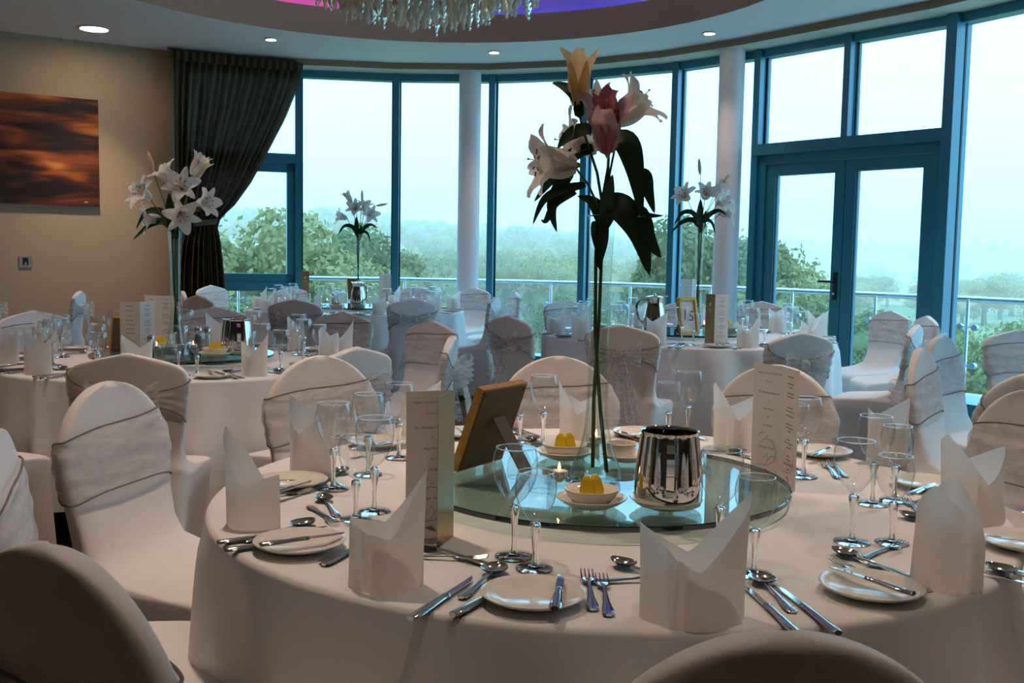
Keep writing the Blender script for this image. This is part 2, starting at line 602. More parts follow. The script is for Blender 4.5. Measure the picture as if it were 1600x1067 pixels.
# bulkhead strip and soffit over the glazing
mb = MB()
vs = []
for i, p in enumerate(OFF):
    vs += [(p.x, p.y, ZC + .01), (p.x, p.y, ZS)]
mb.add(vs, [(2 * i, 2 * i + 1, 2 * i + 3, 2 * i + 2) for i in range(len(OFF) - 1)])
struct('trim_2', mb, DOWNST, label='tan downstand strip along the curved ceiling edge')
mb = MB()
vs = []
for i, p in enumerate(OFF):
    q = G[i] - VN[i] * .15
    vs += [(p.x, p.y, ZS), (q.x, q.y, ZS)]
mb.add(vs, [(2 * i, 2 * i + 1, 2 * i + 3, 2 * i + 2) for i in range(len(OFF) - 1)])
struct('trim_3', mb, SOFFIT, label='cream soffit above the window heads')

# ------------------------------------------------------------------ glazing
MW, MD = .075, .135


def vpost(mb, p, n, w=MW, d=MD, z0=0.0, z1=ZS, out=.05):
    mb.bar(p - n * out + Vector((0, 0, z0)), p - n * out + Vector((0, 0, z1)), w, d + out, n)


def pane(parent, a, b, z0, z1, name='pane'):
    mb = MB()
    mb.add([(a.x, a.y, z0), (b.x, b.y, z0), (b.x, b.y, z1), (a.x, a.y, z1)], [(0, 1, 2, 3)])
    return obj(name, mb, PANE, parent, False)


def hbar(mb, a, b, n, z, h, d=MD, out=.05):
    mb.bar(a - n * out + Vector((0, 0, z)), b - n * out + Vector((0, 0, z)), h, d + out, n)


def gaskets(parent, a, b, z0, z1, n):
    mb = MB()
    d = (b - a).normalized()
    for p in (a + d * .05, b - d * .05):
        mb.bar(p + n * .012 + Vector((0, 0, z0)), p + n * .012 + Vector((0, 0, z1)), .016, .02, n)
    obj('gasket', mb, GASKET, parent, False)


winlab = {1: 'tall fixed window right of the brown curtain', 2: 'tall fixed window left of the left column',
          3: 'tall fixed window behind the left column', 4: 'tall fixed window behind the big lily bouquet',
          5: 'tall fixed window left of the right column'}
for i in range(len(G) - 1):
    a, b, n = G[i], G[i + 1], NRM[i]
    if i in (0, 6):
        continue
    k = {1: 1, 2: 2, 3: 3, 4: 4, 5: 5}.get(i, i)
    wn = empty('window_%d' % i)
    wn['kind'] = 'structure'
    if i in winlab:
        wn['label'] = winlab[i]
    mb = MB()
    vpost(mb, b, VN[i + 1])
    obj('mullion', mb, FRAME, wn, False)
    mb = MB()
    hbar(mb, a, b, n, (ZH + ZS) / 2, ZS - ZH, .10)
    obj('head', mb, FRAME, wn, False)
    mb = MB()
    hbar(mb, a, b, n, .06, .12, .12)
    obj('sill', mb, FRAME, wn, False)
    pane(wn, a, b, .12, ZH)
    gaskets(wn, a, b, .12, ZH, n)

# casement bay beside the curtain
a, b, n = G[0], G[1], NRM[0]
wn = empty('window_12')
wn['kind'] = 'structure'
wn['label'] = 'casement bay with transom light behind the brown curtain'
for p, nn in ((a, n), (b, VN[1])):
    mb = MB()
    vpost(mb, p, nn)
    obj('mullion', mb, FRAME, wn, False)
for nm, z, h, d in (('head', (ZH + ZS) / 2, ZS - ZH, .10), ('transom', 2.36, .11, .13), ('rail', .88, .10, .12), ('sill', .06, .12, .12)):
    mb = MB()
    hbar(mb, a, b, n, z, h, d)
    obj(nm, mb, FRAME, wn, False)
d_ = (b - a).normalized()
mb = MB()
ca, cb = a + d_ * .04, b - d_ * .04
for p in (ca + d_ * .05, cb - d_ * .05):
    mb.bar(p + Vector((0, 0, .93)), p + Vector((0, 0, 2.305)), .10, .09, n)
hbar(mb, ca, cb, n, 2.255, .10, .09, 0)
hbar(mb, ca, cb, n, .98, .10, .09, 0)
obj('casement', mb, FRAME, wn, False)
for z0, z1 in ((.12, .83), (.93, 2.31), (2.41, ZH)):
    pane(wn, a, b, z0, z1)

# double door with two lights above
a, b, n = G[6], G[7], NRM[6]
d_ = (b - a).normalized()
L_ = (b - a).length
mid = (a + b) / 2
wn = empty('window_13')
wn['kind'] = 'structure'
wn['label'] = 'pair of fixed lights above the glazed double door'
mb = MB()
vpost(mb, b, VN[7], .10, .16)
obj('mullion', mb, FRAME, wn, False)
mb = MB()
vpost(mb, mid, n, .07, .13, 2.44, ZS)
obj('mullion', mb, FRAME, wn, False)
mb = MB()
hbar(mb, a, b, n, (ZH + ZS) / 2, ZS - ZH, .10)
obj('head', mb, FRAME, wn, False)
mb = MB()
hbar(mb, a, b, n, 2.385, .11, .15)
obj('transom', mb, FRAME, wn, False)
pane(wn, a, mid, 2.44, ZH)
pane(wn, mid, b, 2.44, ZH)
gaskets(wn, a, mid, 2.44, ZH, n)
gaskets(wn, mid, b, 2.44, ZH, n)
mb = MB()
for p in (a + d_ * .085, b - d_ * .10):
    mb.bar(p + Vector((0, 0, 0)), p + Vector((0, 0, 2.33)), .09, .10, n)
hbar(mb, a, b, n, 2.285, .09, .10)
hbar(mb, a, b, n, .02, .04, .12)
struct('trim_4', mb, FRAME, label='door frame of the glazed double door')
for k, (p, q, lab) in enumerate(((a + d_ * .13, mid - d_ * .004, 'left leaf of the glazed double door, with black lever handle'),
                                 (mid + d_ * .004, b - d_ * .145, 'right leaf of the glazed double door'))):
    dr = empty('door_%d' % (k + 1))
    dr['kind'] = 'structure'
    dr['label'] = lab
    for p_ in (p + d_ * .055, q - d_ * .055):
        mb = MB()
        mb.bar(p_ + Vector((0, 0, .045)), p_ + Vector((0, 0, 2.235)), .11, .075, n)
        obj('stile', mb, FRAME, dr, False)
    for z, h in ((2.18, .11), (.13, .17)):
        mb = MB()
        hbar(mb, p + d_ * .1, q - d_ * .1, n, z, h, .075, 0)
        obj('door_rail', mb, FRAME, dr, False)
    pane(dr, p + d_ * .1 + n * .03, q - d_ * .1 + n * .03, .21, 2.13)
    gaskets(dr, p + d_ * .06 + n * .03, q - d_ * .06 + n * .03, .21, 2.13, n)
    if k == 0:
        c = q - d_ * .055 + n * .075
        mb = MB()
        mb.bar(c + Vector((0, 0, .93)), c + Vector((0, 0, 1.19)), .038, .012, n)
        obj('handle_plate', mb, BLACKM, dr, False)
        mb = MB()
        c2 = c + Vector((0, 0, 1.10))
        mb.tube([c2, c2 + n * .05, c2 + n * .055 - d_ * .03, c2 + n * .055 - d_ * .15], [.011, .011, .012, .010], 10)
        obj('handle', mb, BLACKM, dr)
        mb = MB()
        c3 = c + Vector((0, 0, .985)) + n * .012
        mb.tube([c3, c3 + n * .012], .012, 12)
        obj('lock_cylinder', mb, STEEL, dr)

# columns
for k, (px, py, lab) in enumerate(((735, 113, 'slim round white column between the curtain side and middle windows'),
                                   (1145, 79, 'slim round white column left of the glazed double door'))):
    p = at(px, py, ZS)
    mb = MB()
    mb.lathe([(.13, 0), (.13, .04), (.127, .05), (.127, ZS)], 48, (p.x, p.y, 0))
    struct('column', mb, COLUMN, True, label=lab)


# ------------------------------------------------------------------ ceiling lamps
def downlight(x, y, r, lab, power=DOWN_W, grp='ceiling downlights', cone=88):
    o = empty('downlight', (x, y, ZC))
    mb = MB()
    mb.lathe([(r, .0), (r * 1.18, -.004), (r * 1.18, -.010), (r * .98, -.014), (r * .96, .0)], 32, (0, 0, 0), False, False)
    obj('bezel', mb, RINGM, o)
    mb = MB()
    mb.lathe([(.004, -.003), (r * .97, -.003)], 32, (0, 0, 0), False, True)
    mb.lathe([(.0035, -.003), (.004, -.003)], 32)
    obj('lens', mb, LAMPG, o, False)
    tag(o, lab, 'ceiling light', grp)
    l = bpy.data.lights.new('downlight_beam', 'SPOT')
    l.energy = power
    l.color = DOWN_COL
    l.spot_size = radians(cone)
    l.spot_blend = 1.0
    l.shadow_soft_size = .07
    lo = bpy.data.objects.new('downlight_beam', l)
    lo.location = (x, y, ZC - .03)
    COL.objects.link(lo)


ringa = [(121.6, 'downlight above the brown curtain, between it and the recess'), (82, 'downlight above the middle windows, straight behind the recess'),
         (41.6, 'downlight right of the recess, above the double door'), (161, 'downlight cut by the top edge of the photo, left of the recess')]
for a_, lab in ringa:
    downlight(DC.x + 3.42 * cos(radians(a_)), DC.y + 3.42 * sin(radians(a_)), .055, lab, DOWN_W * .4)
for a_, lab in ((1.6, 'right side'), (-38, 'right front'), (-78, 'front middle'), (-118, 'left front'), (-158, 'left side')):
    downlight(DC.x + 3.42 * cos(radians(a_)), DC.y + 3.42 * sin(radians(a_)), .055, 'small round downlight in the ring round the recess, %s, above the frame' % lab, DOWN_W * .8, grp='downlights out of view')
p = at(147, 44, ZC)
downlight(p.x, p.y, .135, 'large round downlight near the tan wall', DOWN_W * 1.4)
for n_, (x, y, pw_) in enumerate(((-.7, 2.7, 1), (1.5, 2.9, 1), (-3.5, 3.7, .2), (.3, .9, .25), (1.9, .2, .15), (-2.4, 0, .15), (3.9, 3.2, .5), (-4.9, 4.6, 1), (-4.9, 1.6, .3), (-5.3, 7.2, 1), (0.3, -1.8, .1), (-6.9, 6.2, 1))):  # unseen lamps added at chosen spots to light the tables and room
    downlight(x, y, .055, 'added unseen downlight above the frame, over the ' + ('left half of the nearest table', 'right half of the nearest table', 'chairs left of the nearest table', 'camera', 'floor right of the camera', 'floor left of the camera', 'table beyond the right edge', 'floor beyond the left edge', 'far left of the camera', 'floor under the sunset canvas', 'floor behind the camera', 'far left corner')[n_], DOWN_W * pw_, grp='added front downlights out of view')

# chandelier of blown glass drops
ch = empty('chandelier', (DC.x + .05, DC.y - .3, 0))
tag(ch, 'chandelier of frosted and clear glass drops hanging in the round recess', 'chandelier')
mb = MB()
mb.lathe([(.84, 3.60), (.84, 3.64), (.02, 3.64)], 64, (0, 0, 0), False, True)
mb.lathe([(.84, 3.60), (.02, 3.60)], 64, (0, 0, 0), False, True)
obj('mount_disc', mb, STEEL, ch)
mb = MB()
mb.tube([(0, 0, 3.64), (0, 0, 4.42)], .02, 10)
obj('hanging_rod', mb, STEEL, ch)


def drop_mesh(nm, k, m, seed):
    rr = random.Random(seed)
    prof = []
    z = 0.0
    segs = [(.075, .26, .024), (.046, .13, .014), (.018, .05, .007)] if k == 0 else [(.054, .20, .018), (.030, .09, .010), (.014, .035, .006)]
    prof.append((.006, 0))
    for rad, ln, tip in segs:
        for t in (.15, .35, .55, .8, 1.0):
            prof.append((tip + (rad - tip) * sin(pi * min(1, t * 1.02)) ** 1.2 * (1.1 - .3 * t), z - ln * t))
        z -= ln
    prof.append((.001, z - .006))
    mb = MB()
    rs = []
    for r_, z_ in prof:
        rs.append([(r_ * (1 + .16 * sin(2 * pi * j / 8 * 2 + z_ * 22)) * cos(2 * pi * j / 8), r_ * sin(2 * pi * j / 8), z_) for j in range(8)])
    mb.rings(rs)
    return mb.mesh(nm, m, True, 0)


dm = [drop_mesh('glass_drop', 0, FROST, 1), drop_mesh('glass_drop', 1, FROST, 2), drop_mesh('glass_drop', 1, CLEARD, 3)]
rr = random.Random(4)
cnt = 0
for k in range(270):
    ra = sqrt((k + .5) / 270) * .84
    th = k * 2.39996
    zb = 2.945 + .13 * (ra / .84) ** 2 + rr.uniform(-.03, .11)
    kk = rr.choice((0, 0, 1, 1, 2))
    ln = (.446, .331, .331)[kk]
    o = link('glass_drop', dm[kk], ch, TR((ra * cos(th), ra * sin(th), min(3.60, zb + ln)), rr.uniform(0, 6), (1, 1, rr.uniform(.9, 1.1))))
for k in range(6):
    a_ = k * pi / 3
    mb = MB()
    mb.sphere((.42 * cos(a_), .42 * sin(a_), 3.47), .035, 12, 8)
    obj('bulb', mb, BULB, ch)
    l = bpy.data.lights.new('chandelier_bulb', 'POINT')
    l.energy = 30
    l.color = (1, .70, .42)
    l.shadow_soft_size = .06
    lo = bpy.data.objects.new('chandelier_bulb', l)
    lo.location = (ch.location.x + .42 * cos(a_), ch.location.y + .42 * sin(a_), 3.40)
    COL.objects.link(lo)

# ------------------------------------------------------------------ canvas, socket plate, curtain
wa, wb = WL[1], WL[2]
wd = (wb - wa).normalized()
wn_ = inn(wa, wb)


def on_wall(px, py, off=0.0):
    d = ray(px, py)
    o_ = Vector((0, 0, CAMH))
    q = wa + wn_ * off
    t = (q - o_).dot(wn_) / d.dot(wn_)
    return o_ + d * t


tr_, br_ = on_wall(152, 157), on_wall(155, 323)
z1, z0 = tr_.z, br_.z
rx = (tr_ + br_) / 2
mbm = bpy.data.materials.new('abstract sunset canvas')
mbm.use_nodes = True
t = mbm.node_tree
b_ = t.nodes['Principled BSDF']
b_.inputs['Roughness'].default_value = .45
co = t.nodes.new('ShaderNodeTexCoord')
mp = t.nodes.new('ShaderNodeMapping')
mp.inputs['Scale'].default_value = (.75, 1, 4.2)
n1 = t.nodes.new('ShaderNodeTexNoise')
n1.inputs['Scale'].default_value = 1.5
n1.inputs['Detail'].default_value = 2.5
n1.inputs['Distortion'].default_value = .5
n1.inputs['Roughness'].default_value = .45
cr = t.nodes.new('ShaderNodeValToRGB')
els = cr.color_ramp.elements
els[0].position, els[0].color = .38, (.012, .004, .002, 1)
els[1].position, els[1].color = .72, (.75, .36, .10, 1)
e = els.new(.48)
e.color = (.10, .022, .005, 1)
e = els.new(.58)
e.color = (.34, .085, .012, 1)
sx = t.nodes.new('ShaderNodeSeparateXYZ')
ad = t.nodes.new('ShaderNodeMath')
ad.operation = 'ADD'
band = t.nodes.new('ShaderNodeMapRange')      # brighter bands of the printed picture sit left of its middle
band.inputs[1].default_value, band.inputs[2].default_value = -.2, 1.0
band.inputs[3].default_value, band.inputs[4].default_value = -.06, .05
t.links.new(co.outputs['Object'], mp.inputs[0])
t.links.new(co.outputs['Object'], sx.inputs[0])
t.links.new(sx.outputs['X'], band.inputs[0])
t.links.new(mp.outputs[0], n1.inputs['Vector'])
t.links.new(n1.outputs[0], ad.inputs[0])
t.links.new(band.outputs[0], ad.inputs[1])
t.links.new(ad.outputs[0], cr.inputs[0])
t.links.new(cr.outputs[0], b_.inputs['Base Color'])
hw = .62
cx = rx + wd * hw
M = Matrix(((wd.x, -wn_.x, 0, cx.x + wn_.x * .005), (wd.y, -wn_.y, 0, cx.y + wn_.y * .005), (0, 0, 1, (z0 + z1) / 2), (0, 0, 0, 1)))
cv = empty('wall_canvas', M=M)
tag(cv, 'dark orange and black abstract sunset canvas on the tan wall', 'painting')
mb = MB()
mb.box((-hw, -.035, -(z1 - z0) / 2), (hw, 0, (z1 - z0) / 2))
obj('stretched_canvas', mb, mbm, cv, False)
mb = MB()
for i in range(3):
    mb.box((-hw + .12 + .012 * i, -.0365, -(z1 - z0) / 2 + .035), (-hw + .127 + .012 * i, -.0352, -(z1 - z0) / 2 + .045 + .006 * (i % 2)))
obj('signature', mb, PALEINK, cv, False)
c = on_wall(40, 409)
M = Matrix(((wd.x, -wn_.x, 0, c.x), (wd.y, -wn_.y, 0, c.y), (0, 0, 1, c.z), (0, 0, 0, 1)))
sp = empty('wall_socket', M=M)
tag(sp, 'small square steel socket plate on the tan wall', 'socket')
mb = MB()
mb.box((-.062, -.010, -.058), (.062, 0, .058))
obj('face_plate', mb, SOCK, sp, False)
mb = MB()
mb.box((-.025, -.014, -.032), (.028, -.009, .040))
obj('socket_module', mb, BLACKM, sp, False)
mb = MB()
mb.box((-.010, -.018, -.030), (.012, -.013, -.005))
obj('plug_pin_cover', mb, SOCK, sp, False)

cu = empty('curtain', (0, 0, 0))
tag(cu, 'dark brown voile curtain tied back at the window corner', 'curtain')
CA, CB = Vector((-3.70, 11.12, 0)), Vector((-2.47, 11.72, 0))
cdir = (CB - CA).normalized()
cnor = Vector((cdir.y, -cdir.x, 0))


def onc(px, py):
    d = ray(px, py)
    o_ = Vector((0, 0, CAMH))
    tt = (CA - o_).dot(cnor) / d.dot(cnor)
    p_ = o_ + d * tt
    return (p_ - CA).dot(cdir), p_.z


def edge(pts):
    q = [onc(*p_) for p_ in pts]
    zs = np.array([z for s, z in q])[::-1]
    ss = np.array([s for s, z in q])[::-1]
    return lambda z: float(np.interp(z, zs, ss))


LE = edge([(272, 80), (273, 200), (276, 300), (288, 338), (296, 350), (284, 375), (278, 420), (276, 470), (274, 600)])
RE = edge([(473, 96), (468, 130), (446, 185), (420, 235), (393, 285), (368, 320), (346, 340), (340, 352), (345, 375), (350, 420), (354, 470), (362, 600)])
ztop = onc(272, 80)[1]
ztop = min(ztop, ZC - .01)
for lay, (nm, off, ph) in enumerate((('front_voile', 0, 0), ('rear_voile', -.07, 1.7))):
    rr = random.Random(20 + lay)
    fold = [rr.uniform(-1, 1) for _ in range(80)]

    def fn(u, v):
        z = ztop - (ztop - .02) * v
        l_, r_ = LE(z), RE(z)
        wdt = r_ - l_
        s_ = l_ + wdt * u
        ratio = wdt / 1.2
        amp = .030 + .025 * (1 - ratio)
        y_ = amp * sin(u * 2 * pi * 17 + ph + 1.3 * sin(3 * u + v)) + amp * .6 * sin(u * 2 * pi * 7.3 + ph * 2 + v * 2)
        p_ = CA + cdir * s_ + cnor * (y_ * (.6 if ratio < .35 else 1) + off)
        return (p_.x, p_.y, z)
    mb = MB()
    mb.grid(fn, 220, 40)
    obj(nm, mb, CURTAIN, cu)
mb = MB()


def fn(u, v):
    z = ztop - .10 * v
    s_ = LE(z) + (RE(z) - LE(z)) * u
    p_ = CA + cdir * s_ + cnor * (.05 + .02 * sin(u * 2 * pi * 17))
    return (p_.x, p_.y, z)


mb.grid(fn, 160, 4)
obj('heading_tape', mb, CURTAIN, cu)
st, zt = onc(318, 348)
mb = MB()
rs = []
for k in range(13):
    a_ = 2 * pi * k / 12
    p_ = CA + cdir * (st + .17 * cos(a_)) + cnor * (.10 * sin(a_) - .02)
    rs.append([(p_.x + cnor.x * dy, p_.y + cnor.y * dy, zt + dz + .02 * cos(a_)) for dy, dz in ((.006, .03), (.006, -.03), (-.006, -.03), (-.006, .03))])
mb.rings(rs, False, False)
obj('tieback', mb, CURT2, cu)
mb = MB()
mb.tube([CA - cdir * .02 + Vector((0, 0, ZC - .03)), CB + cdir * .1 + Vector((0, 0, ZC - .03))], .015, 8)
obj('curtain_track', mb, CURT2, cu)

# ------------------------------------------------------------------ balcony and country beyond
mb = MB()
RO = [G[i] - VN[i] * 1.4 for i in range(len(G))]
RO2 = [G[i] - VN[i] * 1.6 for i in range(len(G))]
RO[0] += Vector((-1.2, -.5, 0))
RO2[0] += Vector((-1.2, -.5, 0))
vs = []
for i in range(len(G)):
    p, q = G[i] - VN[i] * .05, RO2[i]
    vs += [(p.x, p.y, -.02), (q.x, q.y, -.02), (q.x, q.y, -.35), (p.x, p.y, -.35)]
fs = []
for i in range(len(G) - 1):
    for k in range(4):
        fs.append((4 * i + k, 4 * i + (k + 1) % 4, 4 * i + 4 + (k + 1) % 4, 4 * i + 4 + k))
mb.add(vs, fs)
struct('balcony_deck', mb, DECK, label='grey balcony deck outside the windows')
bl = empty('balustrade')
tag(bl, 'curved glass balustrade with steel handrail outside the windows', 'railing')
ZR = .94
mb = MB()
fine = []
for i in range(len(RO) - 1):
    for k in range(6):
        fine.append(RO[i].lerp(RO[i + 1], k / 6))
fine.append(RO[-1])
mb.tube([p + Vector((0, 0, ZR)) for p in fine], .030, 12)
obj('handrail', mb, GALV, bl)
def on_rail(px):
    d = ray(px, 440)
    for i in range(len(RO) - 1):
        a, b = RO[i], RO[i + 1]
        e = b - a
        den = d.x * e.y - d.y * e.x
        u_ = (a.y * d.x - a.x * d.y) / -den if abs(den) > 1e-9 else -1
        if 0 <= u_ <= 1 and (a + e * u_).y > 0:
            return a + e * u_, e.normalized()
    return None


posts = [on_rail(px) for px in (372, 455, 545, 633, 735, 862, 987, 1112, 1241, 1372, 1517, 1680)]
posts = [p for p in posts if p]
for i, (p, d_) in enumerate(posts):
    n = inn(p, p + d_)
    mb = MB()
    mb.tube([p + n * .03 + Vector((0, 0, -.02)), p + n * .03 + Vector((0, 0, ZR))], .019, 10)
    po = obj('post', mb, GALV, bl)
    for z in (.28, .66):
        for sg in (-1, 1):
            mb = MB()
            c = p + d_ * .075 * sg + Vector((0, 0, z))
            mb.tube([c - n * .012, c + n * .035], .032, 14)
            mb.bar(c + n * .03, p + n * .03 + Vector((0, 0, z)), .02, .012, Vector((0, 0, 1)))
            obj('glass_clamp', mb, GALV, po)
    if i + 1 < len(posts):
        q = posts[i + 1][0]
        d2 = (q - p).normalized()
        p0, p1 = p + d2 * .04, q - d2 * .04
        mb = MB()
        mb.add([(p0.x, p0.y, .06), (p1.x, p1.y, .06), (p1.x, p1.y, .84), (p0.x, p0.y, .84)], [(0, 1, 2, 3)])
        obj('glass_panel', mb, RAILG, bl, False)


def sstep(a, b, x):
    t_ = max(0.0, min(1.0, (x - a) / (b - a)))
    return t_ * t_ * (3 - 2 * t_)


def ground(x, y):
    az = x / max(y, 1.0)                   # bearing from the building: a wooded ridge stands on the left, a plain on the right
    z = -6.0 - 5.0 * sstep(16, 90, y)
    ridge = (1 - sstep(-.18, .20, az)) * .75 + .25 * (1 - sstep(.1, .35, az))
    z += 19 * ridge * sstep(170, 470, y)
    z += 36 * sstep(600, 1500, y)
    return z + .8 * sin(x * .021) * sin(y * .017)


mb = MB()
ys = [14 + 1.0 * k for k in range(0, 10)] + [24 * 1.085 ** k for k in range(0, 55)]
xs = np.linspace(-1.5, 1.5, 70)
mb.grid(lambda u, v: (lambda y: (lambda x: (x, y, ground(x, y)))(xs[round(u * 69)] * (y + 12)))(ys[round(v * (len(ys) - 1))]), 69, len(ys) - 1)
go = obj('meadow', mb, GRASS)
go['kind'] = 'structure'
go['label'] = 'rolling meadow below the balcony'


def crown(seed, n, leaf, m):
    rr = np.random.default_rng(seed)
    blobs = [(0, 0, .60, .36)]
    for k in range(11):
        a_ = rr.uniform(0, 6.28)
        r_ = rr.uniform(.12, .30)
        z_ = rr.uniform(.34, .84)
        blobs.append((r_ * cos(a_), r_ * sin(a_), z_, rr.uniform(.13, .20)))
    vs = []
    fs = []
    for k in range(n):
        bx, by, bz, br = blobs[rr.integers(0, len(blobs))]
        v = rr.normal(size=3)
        v /= np.linalg.norm(v)
        c_ = np.array([bx, by, bz]) + v * br * rr.uniform(.80, 1.04)
        if c_[2] < .18:
            continue
        t1 = rr.normal(size=3) * .8 + np.cross(v, rr.normal(size=3))
        t1 /= np.linalg.norm(t1)
        t2 = np.cross(v + rr.normal(size=3) * .5, t1)
        t2 /= np.linalg.norm(t2)
        s_ = leaf * rr.uniform(.6, 1.3)
        o_ = len(vs)
        for i, j in ((-1, 0), (0, -.6), (1, 0), (0, .6)):
            vs.append(tuple(c_ + t1 * s_ * i + t2 * s_ * j))
        fs.append((o_, o_ + 1, o_ + 2, o_ + 3))
    mb = MB()
    mb.add(vs, fs)
    for bx, by, bz, br in blobs:       # solid hearts keep the sky from showing through
        o_ = len(mb.v)
        mb.sphere((bx, by, bz), br * .66, 18, 12)
        for i in range(o_, len(mb.v)):
            x, y, z = mb.v[i]
            k = 1 + .16 * sin(31 * x + 17 * y) * sin(29 * z + 13 * x) + .10 * sin(67 * y - 41 * z)
            mb.v[i] = (bx + (x - bx) * k, by + (y - by) * k, bz + (z - bz) * k)
    return mb.mesh('foliage', m, True, 0)


def trunk():
    mb = MB()
    mb.tube([(0, 0, -.05), (.01, 0, .2), (0, .01, .5)], [.045, .035, .02], 7)
    for k in range(4):
        a_ = k * 1.7
        mb.tube([(0, 0, .25), (.12 * cos(a_), .12 * sin(a_), .48)], [.02, .009], 5)
    return mb.mesh('trunk', BARK)


near_c = [crown(11 + k, 17000, .0150, FOL[k % 3]) for k in range(3)]
far_c = [crown(31 + k, 1100, .030, FOL[(k + 2) % 3]) for k in range(4)]
tk = trunk()


def tree(px, y, ptop, wpx, near, label, grp, kind):
    """tree standing on the ground at depth y whose crown tops out where the photograph shows (px, ptop)"""
    p = atY(px, ptop, y)
    zg = ground(p.x, y)
    h = max(3.0, p.z - zg)
    wd_ = max(wpx * y / FPX, h * (.80 if near else .7)) * 1.15
    me = (near_c if near else far_c)[kind]
    o = empty('tree', M=Matrix.Translation((p.x, y, zg)) @ Matrix.Rotation(R.uniform(0, 6.28), 4, 'Z') @ Matrix.Diagonal((wd_, wd_, h, 1)))
    link('trunk', tk, o)
    f = link('foliage', me, o)
    f['kind'] = 'stuff'
    tag(o, label, 'tree', grp)


tree(330, 34, 316, 190, 1, 'pale green tree just beyond the balcony beside the curtain', None, 1)
tree(418, 52, 356, 120, 1, 'dark green tree seen in the casement window', None, 0)
tree(505, 48, 350, 150, 1, 'round leafy tree at the left end of the first tall window', None, 2)
tree(545, 36, 383, 120, 1, 'low pale bushy tree under the small lily vase', None, 1)
tree(606, 60, 372, 90, 1, 'green tree left of the second mullion', None, 0)
tree(1120, 46, 338, 110, 1, 'tall dark green tree left of the right column', None, 2)
tree(1190, 50, 352, 90, 1, 'dark green tree right of the right column', None, 0)
tree(1232, 44, 412, 60, 1, 'small pale tree seen low in the door glass', None, 1)
for px, y, pt, wx, lab in ((1455, 30, 482, 190, 'broad shrub below the balcony at the door post'), (1560, 26, 492, 170, 'broad shrub below the balcony at the right edge'),
                           (1370, 34, 470, 110, 'round shrub below the balcony under the door glass'), (440, 30, 445, 130, 'hedge shrub under the casement'),
                           (900, 62, 446, 120, 'low scrub beyond the rail behind the vase')):
    tree(px, y, pt, wx, 1, lab, None, R.randrange(3))
rr = random.Random(77)
mids = []
for k in range(90):
    px = 640 + (k + rr.random()) * 460 / 90
    y = rr.uniform(120, 330)
    base = 368 if px < 900 else 386
    mids.append((px, y, base + 26 * (330 - y) / 210 + rr.uniform(0, 14), rr.uniform(40, 64)))
for px, y, pt, wx in mids:
    tree(px, y, pt, wx, 0, 'wooded slope tree in the middle distance beyond the rail', 'trees on the wooded slope', rr.randrange(4))


def sky_line(px):
    return float(np.interp(px, [250, 380, 430, 500, 560, 620, 700, 800, 850, 930, 1000, 1080, 1160, 1250, 1350, 1600], [330, 322, 332, 322, 322, 338, 345, 352, 352, 366, 374, 372, 378, 384, 386, 388]))


for k in range(110):
    px = 250 + (k + rr.random()) * 850 / 110
    y = rr.uniform(430, 520)
    tree(px, y, sky_line(px) + rr.uniform(-3, 9), rr.uniform(32, 52), 0, 'ridge tree on the hazy skyline', 'trees on the hazy ridge', rr.randrange(4))
for k in range(60):
    px = 250 + (k + rr.random()) * 850 / 60
    y = rr.uniform(300, 420)
    tree(px, y, sky_line(px) + rr.uniform(12, 26), rr.uniform(34, 60), 0, 'slope tree below the hazy skyline', 'trees below the hazy ridge', rr.randrange(4))
for k in range(70):
    px = rr.uniform(1180, 1680)
    y = rr.choice((rr.uniform(180, 300), rr.uniform(400, 900), rr.uniform(900, 1300)))
    zt = ground((px - 800) / FPX * y, y) + rr.uniform(6, 10)
    d = y / FPX
    pt = 404 - (zt - CAMH) / y * FPX
    tree(px, y, pt, rr.uniform(9, 14) / y * FPX, 0, 'hedgerow tree on the hazy plain seen through the door side glass', 'hedgerow trees on the plain', rr.randrange(4))

# morning haze over the country
hz = bpy.data.materials.new('haze')
hz.use_nodes = True
t = hz.node_tree
t.nodes.clear()
o_ = t.nodes.new('ShaderNodeOutputMaterial')
v_ = t.nodes.new('ShaderNodeVolumeScatter')
v_.inputs['Color'].default_value = (.70, .475, .37, 1)
v_.inputs['Density'].default_value = .0034
v_.inputs['Anisotropy'].default_value = 0.0
t.links.new(v_.outputs[0], o_.inputs['Volume'])
mb = MB()
mb.box((-1000, 24, -30), (1000, 800, 40))
ho = obj('haze', mb, hz, None, False)
ho['kind'] = 'stuff'
ho['label'] = 'pale blue haze over the valley'
ho['category'] = 'haze'

# ================================================================== TABLES, CHAIRS, SETTINGS
TZ = .75
TAB = {0: (Vector((.218, 2.385, 0)), .90), 1: (Vector((-1.65, 5.12, 0)), .90), 2: (Vector((-1.5, 9.86, 0)), 1.03), 3: (Vector((1.24, 7.28, 0)), 1.03)}
TNAME = {0: 'nearest table', 1: 'left vase table', 2: 'far left table', 3: 'far right table'}


